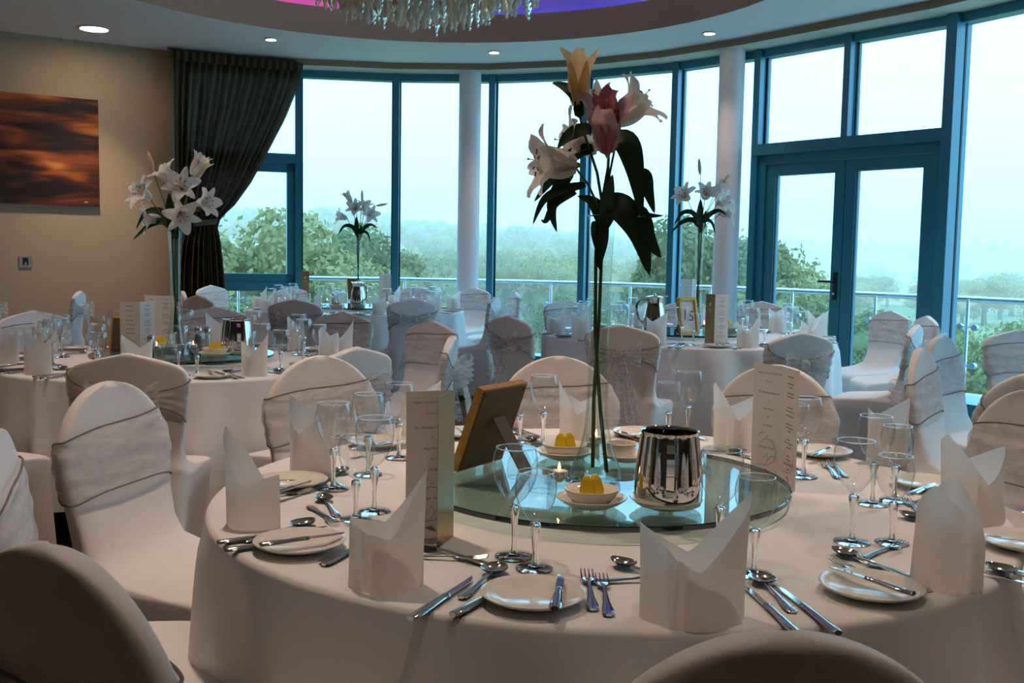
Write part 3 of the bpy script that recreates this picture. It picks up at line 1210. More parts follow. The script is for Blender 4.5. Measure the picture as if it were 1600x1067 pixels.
def cloth(R0, seed, drop=.56, folds=11):
    rr = random.Random(seed)
    ph = [rr.uniform(0, 6.28) for _ in range(6)]
    mb = MB()
    prof = [(0.0, 0.0), (.3, 0), (.6, 0), (.85, 0), (.975, 0)]
    nA = 240
    rings = []
    for f_, z_ in prof[1:]:
        rings.append([(R0 * f_ * cos(2 * pi * j / nA), R0 * f_ * sin(2 * pi * j / nA), TZ + .0012 * sin(5 * f_ + 3 * 2 * pi * j / nA)) for j in range(nA)])
    for i in range(6):
        a_ = (i + 1) / 6 * pi / 2
        rr_ = R0 - .014 + .014 * sin(a_)
        zz = TZ - .014 + .014 * cos(a_)
        rings.append([(rr_ * cos(2 * pi * j / nA), rr_ * sin(2 * pi * j / nA), zz) for j in range(nA)])

    def fold(th):
        s_ = 0.55 * sin(folds * th + ph[0] + 1.1 * sin(3 * th + ph[1])) + .5 * sin((folds + 9) * th + ph[2] + 1.2 * sin(2 * th + ph[3]))
        s_ = max(-1, min(1, s_ * 1.15))
        return s_ * abs(s_) ** .25
    for i in range(1, 13):
        t_ = i / 12
        amp = .062 * t_ ** .5
        ring = []
        for j in range(nA):
            th = 2 * pi * j / nA
            r_ = R0 + .002 + .004 * t_ + amp * fold(th)
            ring.append((r_ * cos(th), r_ * sin(th), TZ - .014 - (drop - .014) * t_ + .012 * t_ * sin(4 * th + ph[4])))
        rings.append(ring)
    mb.rings(rings, True, False)
    return mb


for k, (c, R0) in TAB.items():
    t = empty('banquet_table', (c.x, c.y, 0))
    tag(t, {0: 'round banquet table nearest the camera under its white cloth', 1: 'round banquet table at the left under its white cloth',
            2: 'round banquet table far left before the curtain windows', 3: 'round banquet table far right before the columns'}[k], 'table', 'round banquet tables')
    mb = MB()
    mb.lathe([(R0 - .03, TZ - .028), (R0 - .01, TZ - .026), (R0 - .01, TZ - .006), (R0 - .03, TZ - .004)], 72)
    obj('tabletop', mb, WOOD, t)
    for i in range(4):
        a_ = pi / 4 + i * pi / 2
        mb = MB()
        mb.tube([(.45 * cos(a_), .45 * sin(a_), TZ - .03), (.52 * cos(a_), .52 * sin(a_), 0.0)], .018, 10)
        obj('leg', mb, BLACKM, t)
    o = obj('tablecloth', cloth(R0, 40 + k, .56 if k else .58, 11 if k else 9), CLOTH, None, True, 0, Matrix.Translation(c))
    tag(o, {0: 'white cloth draped over the nearest table', 1: 'white cloth draped over the left vase table',
            2: 'white cloth draped over the far left table', 3: 'white cloth draped over the far right table'}[k], 'tablecloth', 'white round tablecloths')

# ------------------------------------------------------------------ chairs
NR = 56


def srect(hw, y0, y1, n_exp, n=NR):
    """rounded rectangle ring, starting at the rear middle, counter-clockwise"""
    cy, hy = (y0 + y1) / 2, (y1 - y0) / 2
    out = []
    for j in range(n):
        a_ = -pi / 2 + 2 * pi * j / n
        ca, sa = cos(a_), sin(a_)
        e = 2.0 / n_exp
        out.append((hw * math.copysign(abs(ca) ** e, ca), cy + hy * math.copysign(abs(sa) ** e, sa)))
    return out


def interp(tabl, z):
    return float(np.interp(z, [a for a, b in tabl], [b for a, b in tabl]))


YF = [(0, .50), (.36, .475), (.42, .48), (.445, .475), (.458, .44), (.466, .36), (.474, .26), (.486, .18), (.51, .12), (.56, .085), (.66, .058), (.95, .018)]
YB = [(0, -.075), (.42, -.01), (.56, .015), (.95, -.026)]


def chair_w(kind, z):
    if z < .46:
        return interp([(0, .225), (.36, .208), (.46, .212)], z)
    body = interp([(.46, .212), (.50, .195), (.56, .186), (.66, .197), (.76, .214), (.83, .220), (.95, .220)], z)
    if kind == 'dome':
        if z > .73:
            body = min(body, .219 * sqrt(max(0.0, 1 - ((z - .73) / .222) ** 2)))
    else:
        top = interp([(.83, .220), (.852, .213), (.868, .200), (.880, .180), (.890, .150), (.902, .100), (.914, .045), (.922, .002)], z)
        if z > .83:
            body = top
    return body


def chair_cover(kind):
    ztop = .950 if kind == 'dome' else .920
    zs = list(np.linspace(0, .40, 9)) + [.425, .442, .452, .459, .464, .470, .476, .484, .496, .512, .535, .565, .60, .64, .68, .72, .76, .79, .82]
    zs += list(ztop - (ztop - .84) * np.linspace(1, 0, 14) ** 1.8)
    rings = []
    for z in zs:
        hw = max(chair_w(kind, z), .022)
        y0, y1 = interp(YB, z), interp(YF, z)
        top = max(0, (z - (ztop - .012)) / .012)
        if top > 0:
            m_ = (y0 + y1) / 2
            y0, y1 = m_ + (y0 - m_) * sqrt(1 - .45 * top ** 2), m_ + (y1 - m_) * sqrt(1 - .45 * top ** 2)
        ex = 7 if z < .5 else 4.0
        base = srect(hw, y0, y1, ex)
        ring = []
        cy, hy = (y0 + y1) / 2, (y1 - y0) / 2
        for x, y in base:
            zz = z
            if z < .40:
                t_ = 1 - z / .40
                mx = max(0, 1 - abs(x) / hw * 1.12) if abs(abs(y - cy) / hy - 1) < .12 else 0
                my = max(0, 1 - abs(y - cy) / hy * 1.12) if abs(abs(x) / hw - 1) < .12 else 0
                pull = sin(pi / 2 * min(1, 1.4 * max(mx, my))) * t_ ** .7
                if my > mx:
                    x *= 1 - .30 * pull
                elif mx > 0:
                    y = cy + (y - cy) * (1 - .13 * pull)
                zz = z + .075 * pull * (1 - z / .40)
            elif z > .56:          # front of the back panel is slightly dished
                if y > cy:
                    y -= .012 * max(0, 1 - (x / max(hw, .01)) ** 2) * min(1, (z - .56) / .1)
            ring.append((x, y, zz))
        rings.append(ring)
    last = rings[-1]
    ym = sum(q[1] for q in last) / len(last)
    for k_, dz in ((.85, .0014), (.6, .0028), (.3, .0037), (.08, .0040)):     # softly closed crown of the back
        rings.append([(q[0] * k_, ym + (q[1] - ym) * k_, q[2] + dz) for q in last])
    mb = MB()
    mb.rings(rings, False, True)
    return mb


def back_ring(kind, z, off):
    hw = chair_w(kind, z)
    return srect(hw + off, interp(YB, z) - off, interp(YF, z) + off, 4.0)


def sash_band(kind):
    rr = random.Random(5)
    vs = []
    nv = 14
    mb = MB()
    rings = []
    for k in range(nv + 1):
        v = k / nv
        ring = []
        for j in range(NR):
            a_ = 2 * pi * j / NR                       # 0 at the rear middle
            rear = max(0.0, 1 - min(a_, 2 * pi - a_) / 1.45)
            rear = rear ** 1.1
            lo, hi = .675 + .010 * sin(2 * a_ + 1), .842 - .022 * sin(a_ + .4)
            lo_, hi_ = lo + (.735 - lo) * rear, hi + (.775 - hi) * rear
            z = lo_ + (hi_ - lo_) * v
            off = .0045 + .0022 * sin(v * 19 + 3 * a_) * (1 if 0 < k < nv else 0) + .010 * rear
            b_ = back_ring(kind, min(z, .90), off)[j]
            ring.append((b_[0], b_[1], z))
        rings.append(ring)
    mb.rings(rings, False, False)
    return mb, rings


def sash_hem(rings):
    mb = MB()
    for r_ in (rings[0], rings[-1]):
        pts = [Vector(p) for p in r_] + [Vector(r_[0])]
        mb.tube(pts, .0026, 5, caps=False)
    return mb


def bow_loop(sg, seed, big=.78):
    rr = random.Random(seed)
    ph = rr.uniform(0, 6)

    def fn(u, v):
        # fan of gathered organza: u along the loop (out and back), v across the width
        a_ = u * pi
        out = sin(a_) ** .8 * .155 * big
        wv = (.02 + .115 * sin(a_) ** .9 * big)
        z = .755 + (v - .5) * 2 * wv * .62 + .018 * sin(a_) - .02 * u
        y = -.035 - .055 * sin(2 * a_) * .5 - .035 * sin(a_) + .009 * sin(v * 27 + ph) * sin(a_) + (.03 if u > .5 else 0) * (u - .5)
        return (sg * (.010 + out), y, z)
    mb = MB()
    mb.grid(fn, 16, 30)
    return mb


def bow_tail(sg, seed):
    rr = random.Random(seed)
    ph = rr.uniform(0, 6)
    ln = rr.uniform(.36, .44)

    def fn(u, v):
        wv = .012 + .055 * u ** .6
        z = .755 - ln * u
        x = sg * (.015 + .075 * u) + (v - .5) * 2 * wv
        y = -.045 - .035 * sin(u * 2.2) - .035 * u + .009 * sin(v * 20 + ph) * u ** .3
        return (x, y, z)
    mb = MB()
    mb.grid(fn, 12, 22)
    return mb


def bow_knot():
    mb = MB()
    mb.sphere((0, -.045, .755), .026, 12, 8, 1.15)
    return mb


for kd in ('dome', 'crown'):
    sb, rg = sash_band(kd)
    cvr = chair_cover(kd).mesh('cover', WHITE_SPANDEX, True, 0)
    KITS[kd + '_chair_plain'] = [('cover', cvr, []), ('sash', sb.mesh('sash', ORGANZA, True, 0), [('hem', sash_hem(rg).mesh('hem', ORG_EDGE, True, 0))])]
    KITS[kd + '_chair'] = [('cover', cvr, []),
                           ('sash', sb.mesh('sash', ORGANZA, True, 0), [('hem', sash_hem(rg).mesh('hem', ORG_EDGE, True, 0))]),
                           ('bow', bow_knot().mesh('bow', ORG_BOW, True, 0),
                            [('loop', bow_loop(-1, 1).mesh('loop', ORG_BOW, True, 0)), ('loop', bow_loop(1, 2).mesh('loop', ORG_BOW, True, 0)),
                             ('tail', bow_tail(-1, 3).mesh('tail', ORG_BOW, True, 0)), ('tail', bow_tail(1, 4).mesh('tail', ORG_BOW, True, 0))])]


def chair(kind, p, face, label, grp):
    """p: floor point under the top of the back; face: bearing (radians) the sitter looks along"""
    kit = kind.replace('_plain', '') + '_chair' + ('_plain' if 'plain' in kind else '')
    return spawn(kit, 'banquet_chair', label, 'chair', grp, TR((p[0], p[1], 0), face - pi / 2))


def chair_px(kind, px, py, tgt, label, grp, turn=0.0):
    p = at(px, py, .95 if 'dome' in kind else .92)
    c = TAB[tgt][0] if isinstance(tgt, int) else Vector(tgt)
    return chair(kind, p, atan2(c.y - p.y, c.x - p.x) + radians(turn), label, grp)


g0 = 'chairs round the nearest table'
c0 = TAB[0][0]
for deg, r_, lab in ((129, 1.38, 'white round-backed chair facing us behind the left napkins of the nearest table'),
                     (92.5, 1.20, 'white round-backed chair facing us behind the big glass vase'),
                     (57, 1.24, 'white round-backed chair facing us behind the right menu card'),
                     (21, 1.36, 'white round-backed chair cut by the right edge beside the dark bow chair'),
                     (-15, 1.38, 'white round-backed chair at the right end of the nearest table, out of frame'),
                     (-51, 1.40, 'white round-backed chair at the lower right corner, out of frame'),
                     (-88, 1.425, 'pale round chair top cut by the bottom edge, right of centre'),
                     (-123, 1.405, 'dark shaded round chair back in the lower left corner'),
                     (199, 1.29, 'white chair with pale sash cut by the left edge')):
    a_ = radians(deg)
    p = c0 + Vector((cos(a_), sin(a_), 0)) * r_
    chair('dome', p, a_ + pi, lab, g0)
chair_px('dome_plain', 170, 598, 0, 'white round-backed chair with wide grey sash left of the nearest table', g0, -4)

g1 = 'chairs round the left vase table'
chair_px('crown', 198, 553, 1, 'shaded crown-backed chair seen from behind, in front of the left vase table', g1, -6)
chair_px('crown', 555, 543, 1, 'grey crown-backed chair seen from behind at the right of the left vase table', g1, 8)
chair_px('crown', 706, 526, 1, 'narrow crown-backed chair seen edge-on with a bow behind it', g1, 12)
chair_px('crown', 676, 502, 1, 'tan-lit crown-backed chair with crinkled sash facing left, beside the edge-on chair', g1, 14)
chair_px('crown', 537, 488, 1, 'tan-lit crown-backed chair facing us behind the napkin of the left vase table', g1)
chair_px('crown', 334, 480, 1, 'tan-lit crown-backed chair facing us behind the steel jug of the left table', g1)
chair_px('crown', 52, 486, 1, 'pale crown-backed chair facing us at the far left of the left vase table', g1)
p = c_ = TAB[1][0] + Vector((1.45 * cos(radians(-114)), 1.45 * sin(radians(-114)), 0))
chair('crown', p, radians(66), 'chair at the left edge of which only the seat shows before the left vase table', g1)

g2 = 'chairs round the far left table'
chair_px('crown', 645, 467, 2, 'blue-lit tall crown-backed chair with bow seen from behind, right of the far left table', g2, 0)
chair_px('crown', 461, 468, 2, 'dark shaded crown-backed chair seen from behind, before the far left table', g2, 0)
chair_px('crown', 310, 461, 2, 'grey crown-backed chair seen from behind, lower of the three under the curtain', g2, 0)
chair_px('crown', 286, 455, 2, 'pale crown-backed chair half hidden by the left glass vase', g2, 0)
chair_px('crown', 330, 446, 2, 'blue-white chair right against the foot of the curtain', g2, 0)
chair_px('crown', 455, 449, 2, 'blue-white chair behind the glasses at the left of the far left table', g2, 0)
chair_px('crown', 650, 448, 2, 'pale chair behind the glasses at the right of the far left table', g2, 0)
chair_px('crown', 742, 450, 2, 'pale chair facing us at the foot of the left column', g2, 0)
chair_px('crown', 805, 456, 2, 'pale chair standing against the window right of the left column', g2, -10)
chair_px('crown', 774, 464, 2, 'blue-lit chair with hanging bow tails seen from behind the bow chair', g2, 14)

g3 = 'chairs round the far right table'
chair_px('crown', 796, 494, 3, 'brown-lit crown-backed chair with a wide fan bow left of the far right table', g3, 4)
chair_px('crown', 972, 508, 3, 'brown-lit crown-backed chair with a bow seen through the tall vase', g3, 0)
chair_px('crown', 1252, 520, 3, 'brown-lit crown-backed chair with a bow at the right front of the far right table', g3, 14)
chair_px('crown', 1432, 508, 3, 'edge-on chair with blue-lit rear right of the far right table', g3, 10)
chair_px('crown', 1393, 486, 3, 'white chair with plain sash facing left under the door handle', g3, 0)
chair_px('crown', 1449, 494, 3, 'white chair right of the plain sash chair, against the door post', g3, 0)
chair_px('crown', 884, 469, 3, 'blue-white chair at the left of the far right table by the windows', g3, 0)
chair_px('crown', 1074, 470, 3, 'lilac-shaded chair behind the gold number frame', g3, 0)
chair_px('crown', 1190, 471, 3, 'lilac-shaded chair behind the glasses at the foot of the right column', g3, 0)

g4 = 'chairs of the table beyond the right edge'
T4 = (3.25, 4.5, 0)
chair('dome', at(1441, 545, .95), radians(-36), 'round-backed chair with bright crinkled sash and a bow at its left', g4)
chair('dome', at(1472, 526, .95), radians(-46), 'round-backed chair with crinkled sash and white seat before the right window', g4)
chair_px('crown', 1590, 516, T4, 'brown-lit chair with flat sash cut by the right edge', g4, -4)
p = at(1632, 583, .95)
chair('dome', p, radians(52), 'dark shaded chair with a bow cut by the right edge', g4)
g5 = 'chairs by the tan wall'
chair_px('crown', 124, 455, (-5.4, 8.6, 0), 'chair with blue-lit back against the tan wall', g5, 0)
chair_px('crown', -14, 455, (-5.4, 8.6, 0), 'chair cut by the left edge under the sunset canvas', g5, 10)


# ------------------------------------------------------------------ table ware kits
def blend(a, b, t_):
    return a + (b - a) * t_


def wine_glass(h, rb, name):
    """bowl radius rb, total height h; thin bowl, solid stem and foot"""
    k = h / .205
    bowl = MB()
    z0, z1 = .098 * k, h
    prof = []
    for i in range(23):
        t_ = (i / 22) ** 1.35
        ang = t_ * pi * .72
        r_ = rb * sin(ang) ** .62 if t_ > 0 else .004
        prof.append((max(r_, .0045), z0 + (z1 - z0) * t_))
    prof[0] = (.0045, z0)
    bowl.rings([[(r_ * cos(2 * pi * j / 36), r_ * sin(2 * pi * j / 36), z_) for j in range(36)] for r_, z_ in prof], True, False)
    rim = MB()
    rr_, rz = prof[-1]
    rim.tube([(rr_ * cos(2 * pi * j / 36), rr_ * sin(2 * pi * j / 36), rz) for j in range(37)], .0011, 5, caps=False)
    stem = MB()
    stem.lathe([(.0008, z0 + .0012), (.009, z0 - .001), (.0105, z0 - .007), (.008, z0 - .020), (.0055, z0 - .040), (.0045, .03 * k), (.0055, .015 * k), (.0075, .009), (.0075, .0065)], 18)
    foot = MB()
    fr = .036 * (h / .205) ** .5
    foot.lathe([(fr * .985, 0.0005), (fr, .0016), (fr * .97, .0026), (fr * .5, .0045), (.010, .0066), (.007, .0085)], 36)
    return bowl, rim, stem, foot


for kk, (h, rb) in (('big_glass', (.205, .042)), ('small_glass', (.176, .0375))):
    b_, ri, s_, f_ = wine_glass(h, rb, kk)
    KITS[kk] = [('bowl', b_.mesh('bowl', GLASS, True, 0), [('rim', ri.mesh('rim', STEMG, True, 0))]), ('stem', s_.mesh('stem', STEMG, True, 0), []), ('foot', f_.mesh('foot', STEMG, True, 0), [])]
    al = MB()
    for q, mi in ((b_, 0), (s_, 1), (f_, 1), (ri, 1)):
        al.add(q.v, q.f, mi)
    KITS[kk + '_far'] = [(kk, al.mesh('wine_glass', [GLASS, STEMG], True, 0), [])]


def strip(pts, thick):
    """flat bar along +y: pts = (y, half width, z centre)"""
    mb = MB()
    rs = []
    for y, hw, z in pts:
        ring = []
        for j in range(10):
            a_ = 2 * pi * j / 10
            ring.append((hw * cos(a_), y, z + thick * sin(a_)))
        rs.append(ring)
    mb.rings(rs)
    return mb


def handle(l0, l1, w0):
    return strip([(l0, w0 * .55, .0035), (l0 + .004, w0 * 1.0, .0035), (l0 + .022, w0 * 1.05, .0038), (blend(l0, l1, .45), w0 * .62, .005), (blend(l0, l1, .8), w0 * .40, .007), (l1, w0 * .42, .0075)], .0021)


def knife_mb(L, wb):
    h = strip([(-L / 2, .006, .005), (-L / 2 + .004, .0095, .005), (-L / 2 + .03, .0098, .005), (-.01, .0068, .0055), (.0, .0066, .0055), (.004, .0085, .0055), (.010, .006, .0055)], .0042)
    b = MB()
    n = 9
    vs = []
    for i in range(n + 1):
        t_ = i / n
        y = .008 + (L / 2 - .008) * t_
        wl = -wb * .55
        wr = wb * (.50 if t_ < .7 else .50 - .95 * ((t_ - .7) / .3) ** 1.6)
        for x, dz in ((wl, .0009), (wr, .0003), (wr, -.0003), (wl, -.0009)):
            vs.append((x, y, .0055 + dz))
    fs = []
    for i in range(n):
        for k in range(4):
            fs.append((4 * i + k, 4 * i + (k + 1) % 4, 4 * i + 4 + (k + 1) % 4, 4 * i + 4 + k))
    fs += [(3, 2, 1, 0), (4 * n, 4 * n + 1, 4 * n + 2, 4 * n + 3)]
    b.add(vs, fs)
    return h, b


def spoon_mb(L, lb, wb):
    h = handle(-L / 2, L / 2 - lb + .004, .0095)
    b = MB()

    def fn(u, v):
        y = L / 2 - lb + lb * u
        prof = sin(pi * min(1, max(0.0, u)) ** .85) ** .62
        hw = wb * prof + .0028 * (1 - u)
        x = hw * (v * 2 - 1)
        dep = .0105 * sin(pi * u) ** .7 * (1 - (v * 2 - 1) ** 2)
        return (x, y, .0085 - .001 * u + .003 * u * u - dep + .0045)
    b.grid(fn, 16, 10)
    b.grid(lambda u, v: (lambda p: (p[0], p[1], p[2] - .0013))(fn(u, 1 - v)), 16, 10)
    return h, b


def fork_mb(L, lh, wb):
    h = handle(-L / 2, L / 2 - lh + .004, .0095)
    b = MB()
    y0 = L / 2 - lh
    yb = y0 + lh * .42
    sh = [(y0, .0035, .0080), (y0 + lh * .10, .0060, .0072), (y0 + lh * .24, wb * .95, .0058), (yb, wb, .0052)]
    b2 = strip(sh, .0013)
    b.add(b2.v, b2.f)
    for k in range(4):
        x = -wb + wb * .14 + (2 * wb - wb * .28) * k / 3
        b.tube([(x, yb - .002, .0052), (x, yb + (L / 2 - yb) * .5, .0058), (x * .98, L / 2 - .006, .0082), (x * .97, L / 2, .0092)], [.0014, .0014, .0012, .0006], 6)
    return h, b


def kit2(name, hb, nm2, far):
    h, b = hb
    KITS[name] = [('handle', h.mesh('handle', STEEL, True, 50), []), (nm2, b.mesh(nm2, STEEL, True, 50), [])]
    al = MB()
    al.add(h.v, h.f)
    al.add(b.v, b.f)
    KITS[name + '_far'] = [(name, al.mesh(name, STEEL, True, 50), [])]


kit2('table_knife', knife_mb(.225, .0105), 'blade', 1)
kit2('butter_knife', knife_mb(.165, .0115), 'blade', 1)
kit2('soup_spoon', spoon_mb(.178, .058, .0225), 'bowl', 1)
kit2('dessert_spoon', spoon_mb(.178, .056, .0185), 'bowl', 1)
kit2('table_fork', fork_mb(.195, .072, .0118), 'head', 1)
kit2('dessert_fork', fork_mb(.175, .064, .0108), 'head', 1)
LEN = dict(table_knife=.225, butter_knife=.165, soup_spoon=.178, dessert_spoon=.178, table_fork=.195, dessert_fork=.175)

mb = MB()
mb.lathe([(.040, .0), (.045, .0015), (.050, .004), (.068, .0095), (.079, .0155), (.0805, .017), (.0795, .0182), (.068, .0132), (.052, .0085), (.048, .0068), (.001, .0065)], 56)
KITS['side_plate'] = [('side_plate', mb.mesh('side_plate', CHINA, True, 0), [])]


def napkin_mb(seed, hl=.17, hr=.19, hv=.085, spread=1.0):
    """starched napkin folded to a mitre: a wrapped sheet whose outer edge runs down as a diagonal seam, with two peaks"""
    rr = random.Random(seed)
    ax, ay = .058 * spread, .046 * spread
    thl, thr = pi * rr.uniform(.93, 1.04), rr.uniform(-.10, .12)
    hb = hv + rr.uniform(-.01, .03)
    knots = sorted([(thr % (2 * pi), hr), (pi / 2, hb), (thl % (2 * pi), hl), (3 * pi / 2 + rr.uniform(-.25, .1), hv)])
    knots = [(k[0] - 2 * pi, k[1]) for k in knots[-1:]] + knots + [(k[0] + 2 * pi, k[1]) for k in knots[:1]]

    def H(th):
        th = th % (2 * pi)
        for (a0, h0), (a1, h1) in zip(knots, knots[1:]):
            if a0 <= th <= a1:
                t_ = (th - a0) / (a1 - a0)
                if h0 > h1:
                    t_ = 1 - t_
                    h0, h1 = h1, h0
                return h0 + (h1 - h0) * (t_ ** 1.05)
        return hv
    th0 = -pi / 2 - .5
    wob = rr.uniform(0, 6)

    def fn(u, v):
        end = 2 * pi + 1.55 - 1.35 * v          # the outer end is cut as a diagonal, further round at the foot
        th = th0 + u * end
        lap = max(0.0, (u * end - 2 * pi + .3))
        h = H(th)
        z = h * v
        r_ = 1 + .0 * v
        k = sqrt(max(0.0, 1 - .0))
        off = .0060 * min(1.0, lap / .25)
        flare = .10 * (v ** 2) * max(0, (h - .10) / .09)
        taper = 1 - .05 * v
        sq = 1 + .06 * cos(4 * th)
        x = (ax * (taper + flare) * sq + off) * cos(th) + .003 * sin(3 * th + wob) * v
        y = (ay * (taper + flare * .4) * sq + off) * sin(th) + .004 * sin(2 * th + wob) * v
        return (x, y, z)
    mb = MB()
    mb.grid(fn, 96, 14)
    return mb


NAPS = {}
for k, (hl, hr, hv) in enumerate(((.150, .195, .085), (.185, .175, .10), (.195, .16, .09), (.165, .19, .105), (.11, .20, .085))):
    NAPS[k] = napkin_mb(60 + k, hl, hr, hv)
    KITS['napkin%d' % k] = [('napkin', NAPS[k].mesh('napkin', NAPKIN, True, 60), [])]


def put(kit, name, label, cat, grp, x, y, z, rz, s=1.0):
    return spawn(kit, name, label, cat, grp, TR((x, y, z), rz, s))


def lay(kind, hx, hy, tx, ty, label, grp, z=TZ, anchor='tip', rot=0.0, far=False, tilt=0.0):
    """cutlery whose handle end shows at (hx, hy) and tip at (tx, ty) of the photograph, at its real length"""
    a, b = at(hx, hy, z + .005), at(tx, ty, z + .005)
    d = (b - a)
    d.z = 0
    d.normalize()
    L = LEN[kind]
    c = {'tip': b - d * L / 2, 'handle': a + d * L / 2, 'mid': (a + b) / 2}[anchor]
    M = TR((c.x, c.y, z + .0008), atan2(d.y, d.x) - pi / 2)
    if tilt:
        M = M @ Matrix.Rotation(tilt, 4, 'X')
    return spawn(kind, kind, label, {'table_knife': 'knife', 'butter_knife': 'knife', 'soup_spoon': 'spoon', 'dessert_spoon': 'spoon', 'table_fork': 'fork', 'dessert_fork': 'fork'}[kind], grp, M)


# ------------------------------------------------------------------ nearest table, piece by piece
GW, GN, GP = 'wine glasses on the nearest table', 'folded napkins on the nearest table', 'side plates on the nearest table'
GC = 'cutlery on the nearest table'
for px, py, kit, rz, s, lab in (
        (392, 821, 4, 2.75, (1.0, 1.0, 1.0), 'folded white napkin at the left end of the nearest table, before another napkin'),
        (485, 737, 1, -.35, (1.0, 1.0, 1.04), 'tall two-peaked napkin before the left round-backed chair'),
        (601, 916, 4, .10, (1.03, 1.0, 1.04), 'folded napkin overlapping the left menu card, one tall right peak'),
        (1084, 968, 0, .05, (1.34, 1.2, 1.02), 'large two-peaked napkin at the front middle right of the small plate'),
        (1482, 912, 1, 1.0, (1.2, 1.15, 1.0), 'smooth-fronted napkin at the right, before the leaning napkin'),
        (1524, 814, 2, .35, (1.25, 1.15, 1.0), 'leaning napkin with open left peak near the right edge'),
        (1389, 722, 3, .3, (1.0, 1.0, .95), 'napkin seen through the right pair of wine glasses'),
        (906, 684, 2, .0, (1.0, 1.0, .9), 'napkin left of the tall vase, before the middle chair'),
        (1150, 702, 2, .2, (1.05, 1.0, 1.03), 'napkin half hidden by the right menu card'),
        (655, 686, 3, .4, (1.0, 1.0, .95), 'napkin hidden behind the left menu card')):
    p = at(px, py + 3, TZ)
    put('napkin%d' % kit, 'folded_napkin', lab, 'napkin', GN, p.x, p.y + .02, TZ + .0005, rz, s)
for px, py, kit, lab in (
        (521, 765, 'big_glass', 'wine glass before the left round-backed chair, larger of its pair'),
        (575, 742, 'big_glass', 'wine glass left of the left menu card, farthest of four'),
        (556, 812, 'small_glass', 'small wine glass above the left front napkin, left of its pair'),
        (585, 800, 'big_glass', 'wine glass above the left front napkin, right of its pair'),
        (623, 716, 'big_glass', 'wine glass at the left edge of the left menu card'),
        (848, 695, 'big_glass', 'wine glass right of the gold frame back, larger of its pair'),
        (812, 690, 'small_glass', 'small wine glass touching the top corner of the gold frame'),
        (803, 870, 'big_glass', 'large wine glass in front of the turntable, left of its pair'),
        (835, 889, 'small_glass', 'small wine glass in front of the turntable, right of its pair'),
        (1043, 686, 'small_glass', 'small wine glass behind the steel jug, left of its pair'),
        (1074, 683, 'big_glass', 'larger wine glass behind the steel jug, right of its pair'),
        (1122, 872, 'big_glass', 'wine glass right of the steel jug, behind the large napkin'),
        (1177, 898, 'small_glass', 'small wine glass right of the large front napkin'),
        (1255, 745, 'big_glass', 'wine glass at the right edge of the right menu card'),
        (1240, 735, 'small_glass', 'small wine glass just behind the one at the right menu card'),
        (1331, 848, 'big_glass', 'large wine glass at the right, left of the near pair'),
        (1393, 849, 'small_glass', 'small wine glass at the right, right of the near pair'),
        (1363, 788, 'big_glass', 'wine glass at the right, left of the rear pair'),
        (1397, 782, 'small_glass', 'small wine glass at the right, right of the rear pair')):
    p = at(px, py, TZ)
    put(kit, 'wine_glass', lab, 'wine glass', GW, p.x, p.y, TZ + .0008, 0)
for px, py, lab in ((468, 858, 'cream side plate at the left with a knife laid across it'),
                    (833, 941, 'cream side plate at the front middle with an upright knife'),
                    (1361, 929, 'cream side plate at the right front with a knife pointing left'),
                    (1600, 856, 'cream side plate cut by the right edge'),
                    (1283, 712, 'cream side plate behind the wine glass right of the right menu card'),
                    (1000, 682, 'cream side plate at the back, right of the ribbed ramekin'),
                    (455, 760, 'cream side plate half hidden behind the left end napkin'),
                    (1448, 762, 'cream side plate behind the smooth-fronted napkin'),
                    (590, 697, 'cream side plate left of the left menu card, behind the glasses'),
                    (728, 682, 'cream side plate behind the gold frame')):
    p = at(px, py, TZ)
    put('side_plate', 'side_plate', lab, 'plate', GP, p.x, p.y, TZ + .0005, 0, 1.07)
ZP = TZ + .0190
for a in (
        ('butter_knife', 866, 955, 878, 899, 'butter knife standing across the right side of the front plate', ZP),
        ('butter_knife', 1445, 934, 1299, 886, 'butter knife laid across the right front plate', ZP),
        ('butter_knife', 400, 852, 540, 834, 'butter knife laid across the left plate', ZP),
        ('butter_knife', 1600, 845, 1540, 837, 'butter knife on the plate cut by the right edge', ZP),
        ('butter_knife', 1250, 720, 1301, 698, 'butter knife on the plate right of the right menu card', ZP),
        ('butter_knife', 988, 690, 1013, 668, 'butter knife on the back plate by the ramekin', ZP),
        ('butter_knife', 1432, 768, 1464, 756, 'butter knife on the plate behind the smooth-fronted napkin', ZP),
        ('butter_knife', 435, 768, 490, 752, 'butter knife on the plate behind the left end napkin', ZP),
        ('butter_knife', 562, 700, 614, 690, 'butter knife on the plate left of the left menu card', ZP),
        ('butter_knife', 745, 690, 712, 668, 'butter knife on the plate behind the gold frame', ZP)):
    lay(*a[:6], GC, z=a[6])
